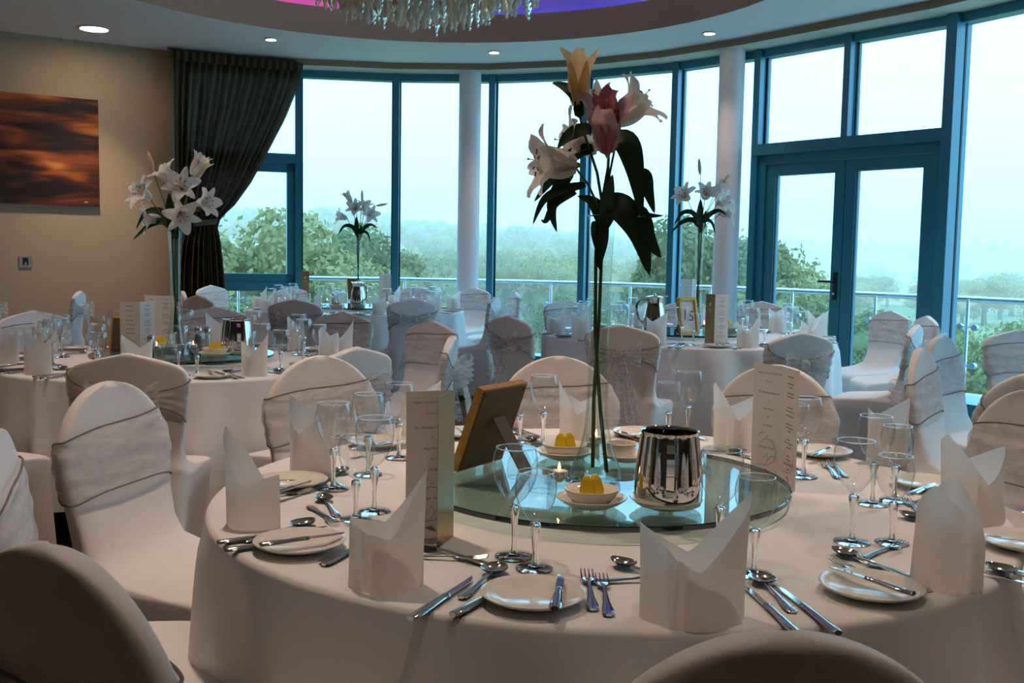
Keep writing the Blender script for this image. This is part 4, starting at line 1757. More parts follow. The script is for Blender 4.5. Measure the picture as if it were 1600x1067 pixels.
for a in (
        ('table_fork', 930, 967, 916, 892, 'inner fork right of the front plate'),
        ('table_fork', 957, 986, 939, 899, 'outer fork right of the front plate, next to the large napkin'),
        ('table_knife', 1238, 983, 1162, 914, 'left knife right of the large front napkin'),
        ('soup_spoon', 1266, 981, 1181, 900, 'soup spoon right of the large front napkin'),
        ('table_knife', 1295, 978, 1212, 914, 'right knife right of the large front napkin'),
        ('dessert_spoon', 1075, 915, 955, 877, 'dessert spoon left of the large front napkin'),
        ('dessert_fork', 962, 906, 1075, 902, 'dessert fork under the spoon left of the large front napkin'),
        ('table_knife', 657, 957, 742, 902, 'left knife left of the front plate'),
        ('soup_spoon', 683, 962, 783, 885, 'big soup spoon left of the front plate'),
        ('table_knife', 704, 963, 822, 902, 'knife tucked under the left rim of the front plate'),
        ('dessert_spoon', 775, 885, 655, 850, 'dessert spoon at the foot of the left menu card'),
        ('dessert_fork', 655, 869, 764, 873, 'dessert fork at the foot of the left menu card'),
        ('table_fork', 453, 904, 600, 840, 'outer fork right of the left plate'),
        ('table_fork', 470, 891, 600, 838, 'inner fork right of the left plate'),
        ('table_knife', 340, 848, 470, 830, 'rear knife left of the left plate'),
        ('soup_spoon', 345, 856, 491, 816, 'soup spoon left of the left plate'),
        ('table_knife', 352, 860, 500, 838, 'knife tucked under the left plate'),
        ('table_fork', 323, 789, 488, 766, 'fork left of the left end napkin, nearer one'),
        ('table_fork', 323, 758, 496, 750, 'fork left of the left end napkin, farther one'),
        ('dessert_spoon', 541, 823, 502, 776, 'dessert spoon with upright bowl right of the left end napkin'),
        ('dessert_fork', 486, 792, 527, 820, 'dessert fork crossing the spoon right of the left end napkin'),
        ('dessert_fork', 536, 762, 503, 738, 'dessert fork at the foot of the left wine glass'),
        ('dessert_spoon', 505, 752, 540, 734, 'dessert spoon at the foot of the left wine glass'),
        ('table_fork', 560, 690, 611, 696, 'fork on the cloth left of the left menu card'),
        ('table_fork', 1470, 952, 1300, 875, 'outer fork whose tines show above the right front plate'),
        ('table_fork', 1503, 945, 1338, 871, 'inner fork whose handle runs past the right front plate'),
        ('dessert_spoon', 1424, 900, 1300, 861, 'dessert spoon above the right front plate'),
        ('dessert_fork', 1335, 876, 1413, 848, 'dessert fork crossing above the right front plate'),
        ('table_knife', 1650, 906, 1537, 881, 'upper knife right of the smooth-fronted napkin'),
        ('soup_spoon', 1648, 916, 1540, 886, 'soup spoon right of the smooth-fronted napkin'),
        ('table_knife', 1640, 922, 1535, 894, 'lower knife right of the smooth-fronted napkin'),
        ('dessert_spoon', 1480, 822, 1404, 804, 'dessert spoon left of the smooth-fronted napkin'),
        ('dessert_fork', 1470, 830, 1415, 780, 'dessert fork left of the smooth-fronted napkin'),
        ('dessert_spoon', 1105, 705, 1168, 708, 'dessert spoon at the foot of the half hidden napkin'),
        ('dessert_fork', 1168, 713, 1110, 700, 'dessert fork at the foot of the half hidden napkin'),
        ('table_fork', 1316, 752, 1286, 722, 'fork right of the right menu card'),
        ('table_fork', 1326, 748, 1296, 720, 'second fork right of the right menu card'),
        ('table_knife', 1060, 672, 1104, 688, 'knife whose tip shows right of the steel jug'),
        ('dessert_spoon', 1005, 690, 961, 678, 'dessert spoon at the back beside the ramekin'),
        ('soup_spoon', 786, 665, 838, 690, 'soup spoon behind the gold frame'),
        ('table_knife', 800, 668, 845, 683, 'knife behind the gold frame'),
        ('table_fork', 690, 690, 742, 668, 'fork behind the gold frame'),
        ('table_fork', 1600, 800, 1575, 793, 'fork at the right edge beside the leaning napkin')):
    lay(*a[:6], GC, anchor='handle' if a[5] in ('rear knife left of the left plate', 'knife tucked under the left plate') else 'tip')

# turntable
SC, SR = Vector((.212, 2.40, 0)), .445
tt = empty('turntable', (SC.x, SC.y, 0))
tag(tt, 'round green glass turntable in the middle of the nearest table', 'turntable', 'glass turntables')


def turntable(o, r_, zt):
    mb = MB()
    mb.lathe([(.001, zt), (r_ - .002, zt)], 96, (0, 0, 0), False, False)
    mb.lathe([(r_ - .002, zt - .012), (.001, zt - .012)], 96, (0, 0, 0), False, False)
    obj('glass_disc', mb, SUSANG, o)
    mb = MB()
    mb.lathe([(r_ - .002, zt - .012), (r_, zt - .010), (r_, zt - .002), (r_ - .002, zt)], 128, (0, 0, 0), False, False)
    obj('polished_edge', mb, SUSANE, o)
    mb = MB()
    mb.lathe([(.13, TZ + .0008), (.13, zt - .0125)], 40)
    obj('bearing', mb, ALU, o)


ZT = TZ + .034
turntable(tt, SR, ZT)

# ================================================================== VASES, LILIES, CENTREPIECES
VPROF = [(.052, 0.0), (.057, .004), (.059, .018), (.056, .035), (.047, .058), (.037, .085), (.030, .12), (.0255, .17), (.0232, .24), (.0228, .32), (.0238, .42), (.0262, .52), (.0300, .60), (.0312, .615)]


def vase(x, y, z, label, s=1.0, sz=1.0, water=.40, lean=0.0):
    o = empty('glass_vase', M=TR((x, y, z), 0, (s, s, sz)))
    tag(o, label, 'vase', 'tall glass vases')
    mb = MB()
    mb.lathe(VPROF, 40, (0, 0, 0), True, False)
    obj('glass_body', mb, VASEG, o, True, 0)
    mb = MB()
    mb.tube([(.0312 * cos(2 * pi * j / 40), .0312 * sin(2 * pi * j / 40), .615) for j in range(41)], .0013, 5, caps=False)
    obj('rim', mb, STEMG, o)
    mb = MB()
    pr = [(max(.001, r_ - .0035), z_ + .006) for r_, z_ in VPROF if z_ < water - .01]
    zw = [(r_ - .0035) for r_, z_ in VPROF if z_ < water][-1]
    pr.append((zw, water))
    mb.lathe([(.001, .006)] + pr + [(.001, water)], 40, (0, 0, 0), True, True)
    obj('water', mb, WATER, o, True, 30)
    return o


def petal_mesh(L, W, phi0, phi1, m, pw=1.6, twist=0.0, seed=0, ruf=.004):
    rr = random.Random(seed)
    p_ = rr.uniform(0, 6)
    n = 14
    path = [(.005, 0.0, 0.0)]
    for i in range(n):
        u = (i + .5) / n
        ph = radians(phi0 + (phi1 - phi0) * u ** pw)
        r_, z_, _ = path[-1]
        path.append((r_ + L / n * sin(ph), z_ + L / n * cos(ph), ph))

    def fn(u, v):
        k = round(u * n)
        r_, z_, ph = path[k]
        hw = W * (sin(pi * min(1, (.06 + .93 * u) ** .85)) ** .58) * .5 + .0022 * (1 - u)
        s_ = v * 2 - 1
        lift = .22 * hw * s_ * s_ - .0016 * max(0, 1 - abs(s_) * 4)
        nr, nz_ = -cos(ph), sin(ph)
        ry = ruf * sin(u * 14 + p_ + s_) * abs(s_) * u
        return (r_ + nr * (lift + ry), s_ * hw, z_ + nz_ * (lift + ry))
    mb = MB()
    mb.grid(fn, n, 6)
    return mb.mesh('petal', m, True, 0)


def bloom_kit(petals, throat=True, stamens=True, rec=.006):
    base = MB()
    base.lathe([(.0025, -.012), (rec, -.004), (rec * 1.15, .004), (rec * .7, .010), (.001, .012)], 10)
    st = None
    if stamens:
        st = MB()
        for k in range(6):
            a_ = k * pi / 3 + .3
            pts = [(.003 * cos(a_), .003 * sin(a_), .01), (.010 * cos(a_), .010 * sin(a_), .05), (.022 * cos(a_), .022 * sin(a_), .082)]
            st.tube(pts, [.0009, .0008, .0006], 5)
            st.box((-.0014, -.005, -.0014), (.0014, .005, .0014), TR(pts[-1], a_ + pi / 2), 1)
        st.tube([(0, 0, .01), (.002, .003, .06), (.004, .006, .098)], [.0014, .0012, .0012], 6)
        st.sphere((.004, .006, .099), .0028, 8, 5)
        st = st.mesh('stamens', [STAMEN, ANTHER], True, 40)
    return base.mesh('bloom', THROAT, True, 0), petals, st


PET_OPEN = [petal_mesh(.125, .060, 12, 112, PETAL, 1.5, seed=1), petal_mesh(.122, .042, 14, 105, PETAL, 1.5, seed=2)]
PET_SIDE = [petal_mesh(.120, .062, 12, 86, PETAL, 1.7, seed=3), petal_mesh(.120, .044, 13, 98, PETAL, 1.7, seed=4)]
PET_HALF = [petal_mesh(.130, .046, 9, 44, PETALY, 2.2, seed=5, ruf=.002), petal_mesh(.128, .036, 11, 38, PETALY, 2.2, seed=6, ruf=.002)]
PET_HALFW = [petal_mesh(.120, .050, 9, 48, PETAL, 2.0, seed=15, ruf=.002), petal_mesh(.118, .034, 11, 40, PETAL, 2.0, seed=16, ruf=.002)]
PET_PINK = [petal_mesh(.120, .050, 13, 55, PETALB, 1.8, seed=7, ruf=.008), petal_mesh(.125, .050, 6, 18, PETALP, 2.0, seed=8, ruf=.007)]
BL = {'open': bloom_kit(PET_OPEN), 'side': bloom_kit(PET_SIDE), 'half': bloom_kit(PET_HALF, stamens=False), 'halfw': bloom_kit(PET_HALFW), 'pink': bloom_kit(PET_PINK)}
mb = MB()
mb.rings([[(r_ * (1 + .12 * cos(3 * 2 * pi * j / 12)) * cos(2 * pi * j / 12), r_ * (1 + .12 * cos(3 * 2 * pi * j / 12)) * sin(2 * pi * j / 12), z_) for j in range(12)]
          for r_, z_ in ((.002, 0), (.0065, .006), (.0105, .03), (.0115, .05), (.009, .08), (.005, .098), (.001, .104))])
BUDY = mb.mesh('bud', PETALY, True, 0)


def axis_M(p, d, roll=0.0, s=1.0):
    q = Vector(d).normalized().to_track_quat('Z', 'Y')
    return Matrix.Translation(Vector(p)) @ q.to_matrix().to_4x4() @ Matrix.Rotation(roll, 4, 'Z') @ Matrix.Diagonal((s, s, s, 1))


def bloom(parent, kind, p, d, roll=0.0, s=1.0, label=None, squash=None):
    if kind == 'bud':
        o = link('bud', BUDY, parent, axis_M(p, d, roll, s))
        return o
    base, pets, st = BL[kind]
    o = link('bloom', base, parent, axis_M(p, d, roll, s))
    if label:
        o['label'] = label
    for k in range(6):
        link('petal', pets[k % 2], o, Matrix.Rotation(k * pi / 3, 4, 'Z'))
    if st:
        link('stamens', st, o)
    return o


def leaf_mb(pts, W, face=(0, -1, .35)):
    pts = [Vector(p) for p in pts]
    # resample along a smooth curve
    q = []
    n = 14
    m_ = len(pts)
    for i in range(n + 1):
        t_ = i / n * (m_ - 1)
        k = min(int(t_), m_ - 2)
        f = t_ - k
        p0, p1, p2, p3 = pts[max(k - 1, 0)], pts[k], pts[k + 1], pts[min(k + 2, m_ - 1)]
        q.append(.5 * ((2 * p1) + (p2 - p0) * f + (2 * p0 - 5 * p1 + 4 * p2 - p3) * f * f + (3 * p1 - p0 - 3 * p2 + p3) * f ** 3))
    face = Vector(face).normalized()
    rows = []
    for i, p in enumerate(q):
        d = (q[min(i + 1, n)] - q[max(i - 1, 0)]).normalized()
        s_ = d.cross(face)
        if s_.length < 1e-4:
            s_ = d.orthogonal()
        s_.normalize()
        nn = s_.cross(d)
        u = i / n
        hw = W * .5 * sin(pi * min(1, (.05 + .95 * u) ** .72)) ** .85 + .0012 * (1 - u)
        rows.append([p + s_ * hw * v + nn * (-.18 * hw * (1 - abs(v)) + .0) for v in (-1, -.5, 0, .5, 1)])
    mb = MB()
    mb.rings(rows, False, False, False)
    return mb


def stem_part(parent, pts, r0, r1):
    mb = MB()
    n = len(pts)
    mb.tube(pts, [blend(r0, r1, i / (n - 1)) for i in range(n)], 8)
    return obj('stem', mb, STEMM, parent, True, 0)


# big lily bouquet of the nearest table
vp = at(932, 757, ZT)
VX, VY = vp.x, vp.y + .03
vase(VX, VY, ZT + .0005, 'tall slim glass vase on the nearest table turntable', 1.0, 1.0, .40)
bq = empty('lily_bouquet', (0, 0, 0))
tag(bq, 'large wilting lily bouquet with pink and cream blooms in the tall near vase', 'flowers', 'lily bouquets')


def Pq(px, py, dy=0.0):
    return atY(px, py, VY + dy)


for pts, r0, r1 in (([(948, 738), (938, 640), (930, 520), (931, 400), (940, 320), (950, 262), (951, 240)], .0048, .0034),
                    ([(926, 730), (928, 620), (936, 500), (940, 400), (943, 330), (933, 270), (912, 205), (903, 170)], .0046, .0030),
                    ([(941, 345), (953, 270), (962, 225), (964, 192)], .0030, .0024),
                    ([(938, 330), (920, 290), (905, 270), (897, 258)], .0030, .0024)):
    stem_part(bq, [Pq(px, py, .004 * (i % 2)) for i, (px, py) in enumerate(pts)], r0, r1)
bloom(bq, 'half', Pq(904, 166), (.0, -.18, 1), .35, 1.06, 'cream trumpet bloom at the top')
bloom(bq, 'pink', Pq(949, 238, -.02), (-.10, -.45, 1), .5, 1.18, 'wilting pink bloom')
bloom(bq, 'side', Pq(963, 190, .02), (.72, -.10, .62), .2, 1.02, 'white bloom opening to the right')
bloom(bq, 'halfw', Pq(940, 188, .07), (-.15, .5, 1), .2, .8, 'white bloom behind the pink one')
bloom(bq, 'open', Pq(932, 232, .03), (-.92, -.15, .10), .5, 1.0, 'white bloom drooping to the left')
bloom(bq, 'side', Pq(900, 258, -.03), (-.97, -.2, .02), .1, 1.12, 'second white bloom drooping to the left')
for pts, W in ((((904, 160), (894, 143), (880, 134), (862, 129)), .028),
               (((931, 199), (905, 203), (885, 215), (871, 232)), .032),
               (((927, 230), (898, 240), (864, 277), (834, 316)), .032),
               (((893, 268), (875, 290), (862, 325), (870, 363)), .030),
               (((915, 288), (880, 296), (850, 312), (832, 352)), .022),
               (((900, 300), (868, 318), (853, 345), (845, 343)), .016),
               (((955, 216), (978, 222), (992, 265), (1003, 342)), .058),
               (((994, 270), (1006, 275), (1013, 300), (1023, 334)), .036),
               (((944, 312), (972, 325), (998, 365), (1015, 431)), .066),
               (((960, 325), (995, 335), (1012, 372), (1033, 403)), .052),
               (((975, 335), (1000, 335), (1020, 337), (1037, 337)), .014),
               (((944, 348), (948, 320), (953, 296), (957, 272)), .028),
               (((940, 350), (932, 322), (922, 312), (902, 306)), .030),
               (((946, 352), (940, 380), (936, 405), (940, 425)), .026),
               (((930, 345), (932, 365), (936, 390), (935, 410)), .024),
               (((963, 312), (950, 330), (944, 350), (938, 372)), .040)):
    dy = R.uniform(-.05, .05)
    mb = leaf_mb([Pq(px, py, dy * (i / 3) - (.02 if i else 0)) for i, (px, py) in enumerate(pts)], W)
    obj('leaf', mb, LEAF, bq, True, 0)
mb = MB()
mb.lathe([(.003, 0), (.0115, .006), (.0135, .020), (.0115, .036), (.004, .042)], 12)
obj('calyx', mb, LEAF, bq, True, 0, axis_M(Pq(906, 184), (-.1, 0, 1)))


def bouquet(x, y, zr, s, label, spec, leaves, seed, zstem):
    """short lily bunch whose stems stand in a vase at (x, y) with rim height zr"""
    rr = random.Random(seed)
    o = empty('lily_bouquet', (x, y, zr))
    tag(o, label, 'flowers', 'lily bouquets')
    for k, (kind, dx, dy, dz, d) in enumerate(spec):
        p = Vector((dx, dy, dz)) * s
        bloom(o, kind, p, d, rr.uniform(0, 1), s)
        a0 = Vector((rr.uniform(-.008, .008), rr.uniform(-.008, .008), -.05))
        mb = MB()
        mb.tube([a0, a0.lerp(p, .4) + Vector((0, 0, .01)), p], [.0032 * s, .0028 * s, .0022 * s], 6)
        obj('stem', mb, STEMM, o, True, 0)
    for k in range(3):
        a_ = k * 2.1 + seed
        q = Vector((cos(a_) * .012, sin(a_) * .012, 0))
        mb = MB()
        mb.tube([q * 1.2 + Vector((0, 0, .02)), q * .6 + Vector((0, 0, -.25)), -q * .8 + Vector((0, 0, zstem * .9))], .0040 * s, 7)
        obj('stem', mb, STEMM, o, True, 0)
    for pts, W in leaves:
        mb = leaf_mb([Vector(p) * s for p in pts], W * s)
        obj('leaf', mb, LEAF, o, True, 0)
    return o


LV = [(((0, 0, -.02), (-.05, -.02, .06), (-.12, -.03, .06), (-.17, -.03, -.02)), .034), (((0, 0, -.03), (-.05, 0, .02), (-.12, 0, 0), (-.19, -.02, -.07)), .034),
      (((0, 0, -.02), (.05, -.01, .05), (.11, -.02, .08), (.16, -.02, .05)), .032), (((0, .01, -.02), (.04, .01, .02), (.08, .02, .0), (.10, .02, -.07)), .026),
      (((0, -.01, -.03), (-.01, -.03, .04), (-.01, -.04, .10), (-.01, -.04, .15)), .044), (((0, 0, -.06), (.01, -.01, -.02), (.02, -.02, .03), (.03, -.02, .08)), .040)]
v1 = Vector((-1.575, 4.78, 0))
vase(v1.x, v1.y, ZT + .0005, 'tall slim glass vase on the left vase table', 1.06, 1.02, .50)
bouquet(v1.x, v1.y, ZT + .627, 1.0, 'full white lily bouquet in the vase before the curtain',
        [('open', .055, -.06, .165, (.25, -1, .28)), ('open', -.095, -.05, .12, (-.55, -.75, .45)), ('side', .10, .02, .10, (.85, -.5, .15)), ('side', -.02, .03, .20, (-.6, -.2, .8)),
         ('open', .045, -.05, .06, (.35, -.85, -.25)), ('bud', -.095, 0, .24, (-.25, 0, 1)), ('halfw', .085, .0, .235, (.5, 0, 1)), ('half', .075, .03, .21, (.6, -.1, 1)), ('side', -.07, .03, .04, (-.8, -.4, -.1))],
        LV, 3, -.55)
v2 = Vector((-1.49, 9.86, 0))
vase(v2.x, v2.y, ZT + .0005, 'tall slim glass vase on the far left table', 1.10, 1.12, .40)
bouquet(v2.x, v2.y, ZT + .69, 1.12, 'small white lily bouquet on the far left table before the window',
        [('halfw', -.06, 0, .26, (-.55, -.1, 1)), ('bud', .03, 0, .27, (0, 0, 1)), ('open', .09, -.04, .15, (.5, -.9, .3)), ('side', .05, .0, .19, (.2, -.4, 1)), ('side', -.10, .0, .13, (-.9, -.3, .2)),
         ('open', -.01, -.04, .19, (-.1, -1, .6)), ('bud', .15, 0, .24, (1, 0, .2))], LV[:1] + LV[2:], 5, -.60)
v3 = Vector((1.315, 7.28, 0))
vase(v3.x, v3.y, ZT + .0005, 'tall slim glass vase on the far right table', 1.16, 1.24, .30)
bouquet(v3.x, v3.y, ZT + .765, 1.12, 'small white lily bouquet on the far right table beside the column',
        [('bud', -.01, 0, .30, (-.1, 0, 1)), ('halfw', .08, 0, .17, (.5, -.4, 1)), ('open', .10, -.03, .12, (.7, -.7, .3)), ('open', -.09, -.03, .14, (-.6, -.7, .6)), ('side', .02, -.02, .15, (0, -1, .8)),
         ('bud', .12, 0, .22, (.6, 0, 1)), ('side', .13, .02, .06, (1, -.2, 0))], LV, 8, -.66)

# ------------------------------------------------------------------ bowls, jugs, candles
mb = MB()
mb.lathe([(.036, 0), (.042, .002), (.060, .010), (.073, .019), (.0745, .021), (.073, .0225), (.058, .013), (.040, .0065), (.001, .006)], 48)
KITS['saucer'] = [('saucer', mb.mesh('saucer', CHINA, True, 0), [])]
mb = MB()
mb.lathe([(.030, 0), (.036, .002), (.050, .016), (.0575, .030), (.0580, .033), (.0560, .0335), (.048, .019), (.034, .0065), (.001, .005)], 48)
KITS['butter_bowl'] = [('butter_bowl', mb.mesh('butter_bowl', CHINA, True, 0), [])]
rs = []
for r_, z_, rb in ((.030, 0, 0), (.034, .001, 0), (.0345, .006, 1), (.0375, .034, 1), (.038, .0365, 0), (.0385, .040, 0), (.0365, .0405, 0), (.035, .034, 0), (.032, .006, 0), (.001, .005, 0)):
    rs.append([((r_ + (.0007 * (j % 2) if rb else 0)) * cos(2 * pi * j / 72), (r_ + (.0007 * (j % 2) if rb else 0)) * sin(2 * pi * j / 72), z_) for j in range(72)])
mb = MB()
mb.rings(rs)
KITS['ramekin'] = [('ramekin', mb.mesh('ramekin', CHINA, True, 25), [])]
mb = MB()
w_ = [(-.013, -.016), (.013, -.016), (.016, .014), (-.010, .016)]
mb.rings([[(x * k_, y * .35 + z_ * lean, z_) for x, y in w_] for z_, k_, lean in ((0, 1.0, .0), (.024, 1.0, .12), (.044, .78, .2), (.052, .35, .25))])
KITS['butter_wedge'] = [('butter_wedge', mb.mesh('butter_wedge', BUTTER, False), [])]


def votive(x, y, z, label, s=1.0):
    o = empty('tealight_holder', M=TR((x, y, z), 0, s))
    tag(o, label, 'candle', 'tealights in glass cups')
    mb = MB()
    mb.lathe([(.024, 0), (.0262, .002), (.0268, .056)], 32, (0, 0, 0), True, False)
    obj('glass_cup', mb, GLASS, o, True, 40)
    mb = MB()
    mb.lathe([(.019, .034), (.0195, .036), (.0195, .0485), (.019, .0492)], 24)
    obj('tealight_tin', mb, ALU, o)
    mb = MB()
    mb.lathe([(.0185, .036), (.0188, .0498), (.012, .0505), (.001, .0505)], 24)
    obj('wax', mb, WAX, o)
    mb = MB()
    mb.lathe([(.0225, .004), (.0230, .034), (.001, .034)], 24)
    obj('water', mb, WATER, o)
    mb = MB()
    mb.lathe([(.0006, .050), (.0026, .054), (.0030, .058), (.0016, .064), (.0004, .069)], 10)
    obj('flame', mb, FLAME, o, True, 0)
    return o


def straight_jug(x, y, z, rz, label, s=1.0):
    o = empty('water_jug', M=TR((x, y, z), rz, s))
    tag(o, label, 'jug', 'steel water jugs')
    mb = MB()
    mb.lathe([(.060, 0), (.0685, .004), (.0705, .012), (.0715, .030), (.0710, .055), (.0680, .090), (.0635, .125), (.0605, .148), (.0600, .154), (.0615, .157), (.0610, .1585),
              (.0585, .157), (.0580, .150), (.062, .120), (.068, .050), (.066, .010), (.001, .006)], 64)
    obj('body', mb, CHROME, o, True, 60)
    mb = MB()
    pts = [Vector((0, -.060, .140)), Vector((0, -.078, .139)), Vector((0, -.092, .125)), Vector((0, -.097, .095)), Vector((0, -.094, .06)), Vector((0, -.085, .038)), Vector((0, -.069, .030))]
    rs = []
    for i, p in enumerate(pts):
        d = (pts[min(i + 1, 6)] - pts[max(i - 1, 0)]).normalized()
        nrm = Vector((1, 0, 0)).cross(d)
        rs.append([p + Vector((.008 * a_, 0, 0)) + nrm * .0018 * b_ for a_, b_ in ((-1, -1), (1, -1), (1, 1), (-1, 1))])
    mb.rings(rs)
    obj('handle', mb, CHROME, o, True, 30)
    return o


def bell_jug(x, y, z, rz, label, s=1.0):
    o = empty('water_jug', M=TR((x, y, z), rz, s))
    tag(o, label, 'jug', 'steel water jugs')
    rs = []
    for r_, z_ in ((.050, 0), (.056, .004), (.060, .02), (.061, .045), (.057, .08), (.050, .115), (.044, .145), (.043, .160), (.047, .178), (.050, .185), (.046, .184), (.041, .160), (.043, .14), (.054, .06), (.05, .01), (.001, .008)):
        ring = []
        for j in range(48):
            a_ = 2 * pi * j / 48
            k_ = 1 + .38 * max(0, cos(a_)) ** 10 * max(0, (z_ - .155) / .03)
            ring.append((r_ * k_ * cos(a_), r_ * sin(a_), z_ + .006 * max(0, cos(a_)) ** 6 * (z_ > .17)))
        rs.append(ring)
    mb = MB()
    mb.rings(rs)
    obj('body', mb, CHROME, o, True, 70)
    mb = MB()
    mb.tube([(-.042, 0, .165), (-.07, 0, .170), (-.092, 0, .15), (-.097, 0, .115), (-.085, 0, .07), (-.058, 0, .045)], [.005, .006, .007, .007, .006, .005], 8)
    obj('handle', mb, CHROME, o)
    mb = MB()
    mb.lathe([(.045, .184), (.03, .190), (.006, .193), (.006, .200), (.001, .202)], 32)
    obj('lid', mb, CHROME, o)
    return o


def cruet(x, y, z, dark, label, s=1.0):
    o = empty('pepper_shaker' if dark else 'salt_shaker', M=TR((x, y, z), 0, s))
    tag(o, label, 'shaker', 'salt and pepper shakers')
    mb = MB()
    mb.lathe([(.017, 0), (.019, .003), (.018, .03), (.013, .065), (.0125, .075)], 20, (0, 0, 0), True, False)
    obj('glass_body', mb, GLASS, o, True, 0)
    mb = MB()
    mb.lathe([(.0155, .003), (.0155, .03), (.0115, .062), (.001, .063)], 16)
    obj('pepper' if dark else 'salt', mb, PEPPER if dark else SALT, o)
    mb = MB()
    mb.lathe([(.0135, .072), (.0140, .084), (.011, .092), (.004, .096), (.001, .0965)], 20)
    obj('cap', mb, STEEL, o)
    return o


def butter_set(x, y, z, where, s=1.0, rz=0.0, bowl=True, seed=0):
    put('saucer', 'saucer', 'cream saucer under the butter bowl, ' + where, 'saucer', 'saucers on the turntables', x, y, z, 0, s)
    put('butter_bowl', 'butter_bowl', 'cream bowl of yellow wedges, ' + where, 'bowl', 'butter bowls', x, y, z + .0065 * s, 0, s)
    c_, s_ = cos(rz), sin(rz)
    for k, (dx, dy, r_) in enumerate(((.016, .004, .5), (-.014, -.004, -.3))):
        put('butter_wedge', 'butter_wedge', ('left' if k else 'right') + ' yellow wedge in the bowl, ' + where, 'butter', 'yellow wedges', x + (dx * c_ - dy * s_) * s, y + (dx * s_ + dy * c_) * s, z + .0122 * s, r_ + rz, s)


p = at(925, 795, ZT)
butter_set(p.x, p.y + .02, ZT, 'at the front of the near turntable', 1.0, .2)
p = at(882, 716, ZT)
butter_set(p.x, p.y + .0, ZT, 'at the back of the near turntable', 1.0, .0)
p = at(1040, 800, ZT)
put('saucer', 'saucer', 'cream saucer under the steel jug on the near turntable', 'saucer', 'saucers on the turntables', p.x + .006, p.y + .038, ZT, 0, 1.03)
straight_jug(p.x + .010, p.y + .038, ZT + .0066, -.12, 'broad steel water jug on the near turntable', 1.0)
p = at(980, 722, ZT)
put('saucer', 'saucer', 'cream saucer under the ribbed ramekin on the near turntable', 'saucer', 'saucers on the turntables', p.x, p.y + .02, ZT, 0, .9)
put('ramekin', 'ramekin', 'ribbed cream ramekin on a saucer behind the tall vase', 'ramekin', None, p.x - .014, p.y + .02, ZT + .0062, 0, 1.0)
p = at(874, 775, ZT)
votive(p.x, p.y + .03, ZT + .0005, 'lit tealight in a glass cup left of the tall vase')
p = at(930, 715, ZT)
votive(p.x + .004, p.y + .03, ZT + .0005, 'lit tealight behind the foot of the tall vase')


# ------------------------------------------------------------------ photo frames and menu cards
def frame_thing(P1, P2, lean, H, bw, label, th=.020, number=None, nsize=.08):
    """easel-backed frame: its foot edge runs P1 -> P2 (seen from behind, left to right); it leans towards its own back"""
    P1, P2 = Vector(P1), Vector(P2)
    ux = (P2 - P1)
    W = ux.length
    ux.normalize()
    back = ux.cross(Vector((0, 0, 1)))
    back.normalize()
    up = (Vector((0, 0, 1)) * cos(lean) + back * sin(lean)).normalized()
    bn = ux.cross(up)
    M = Matrix(((ux.x, bn.x, up.x, P1.x), (ux.y, bn.y, up.y, P1.y), (ux.z, bn.z, up.z, P1.z), (0, 0, 0, 1)))
    o = empty('picture_frame', M=M)          # local x along the foot, y out of the back, z up the frame
    tag(o, label, 'picture frame', 'gold picture frames')
    mb = MB()
    for lo, hi in (((0, -th, 0), (bw, .0, H)), ((W - bw, -th, 0), (W, 0, H)), ((bw, -th, 0), (W - bw, 0, bw)), ((bw, -th, H - bw), (W - bw, 0, H))):
        mb.box(lo, hi)
    k2_ = bw * .35
    for lo, hi in (((k2_, -th - .006, k2_), (bw - k2_ * .6, -th, H - k2_)), ((W - bw + k2_ * .6, -th - .006, k2_), (W - k2_, -th, H - k2_)),
                   ((k2_, -th - .006, k2_), (W - k2_, -th, bw - k2_ * .6)), ((k2_, -th - .006, H - bw + k2_ * .6), (W - k2_, -th, H - k2_))):
        mb.box(lo, hi)
    obj('moulding', mb, GOLD, o, False)
    mb = MB()
    mb.box((bw * .25, -.004, bw * .25), (W - bw * .25, .003, H - bw * .25))
    bb = obj('backing_board', mb, BACKB, o, False)
    mb = MB()
    for x in (bw * .6, W - bw * .6):
        mb.tube([(x, .003, H - bw * .7), (x, .005, H - bw * .7)], .004, 8)
    obj('clip', mb, BLACKM, bb)
    mb = MB()
    mb.box((bw, -th + .006, bw), (W - bw, -th + .009, H - bw))
    pc = obj('printed_card', mb, CARD, o, False)
    if number:
        text_on(pc, number, Matrix(((-1, 0, 0, W / 2), (0, 0, -1, -th + .0055), (0, 1, 0, H / 2), (0, 0, 0, 1))) @ Matrix.Rotation(-.14, 4, 'Z'), nsize, INK, 'number')
    hz_ = H * .62
    foot = (o.matrix_world.inverted() @ (M @ Vector((W / 2, 0, hz_)) * 1.0))
    top = Vector((W / 2, .004, hz_))
    # strut foot: on the same table height as P1, behind the frame
    wt = M @ top
    wf = wt + back * (hz_ * .62)
    wf.z = P1.z + .002
    lf = M.inverted() @ wf
    mb = MB()
    mb.bar(top, lf, W * .26, .004, Vector((0, 1, .3)))
    obj('strut', mb, BACKB, o, False)
    return o


P1 = at(714, 738, ZT)
P2 = at(773, 721, ZT)
P2 = P1 + (P2 - P1) * 1.2
P1.z = P2.z = ZT + .0003
frame_thing(P1, P2, radians(20), .218, .022, 'gold edged picture frame seen from its brown back on the nearest table')


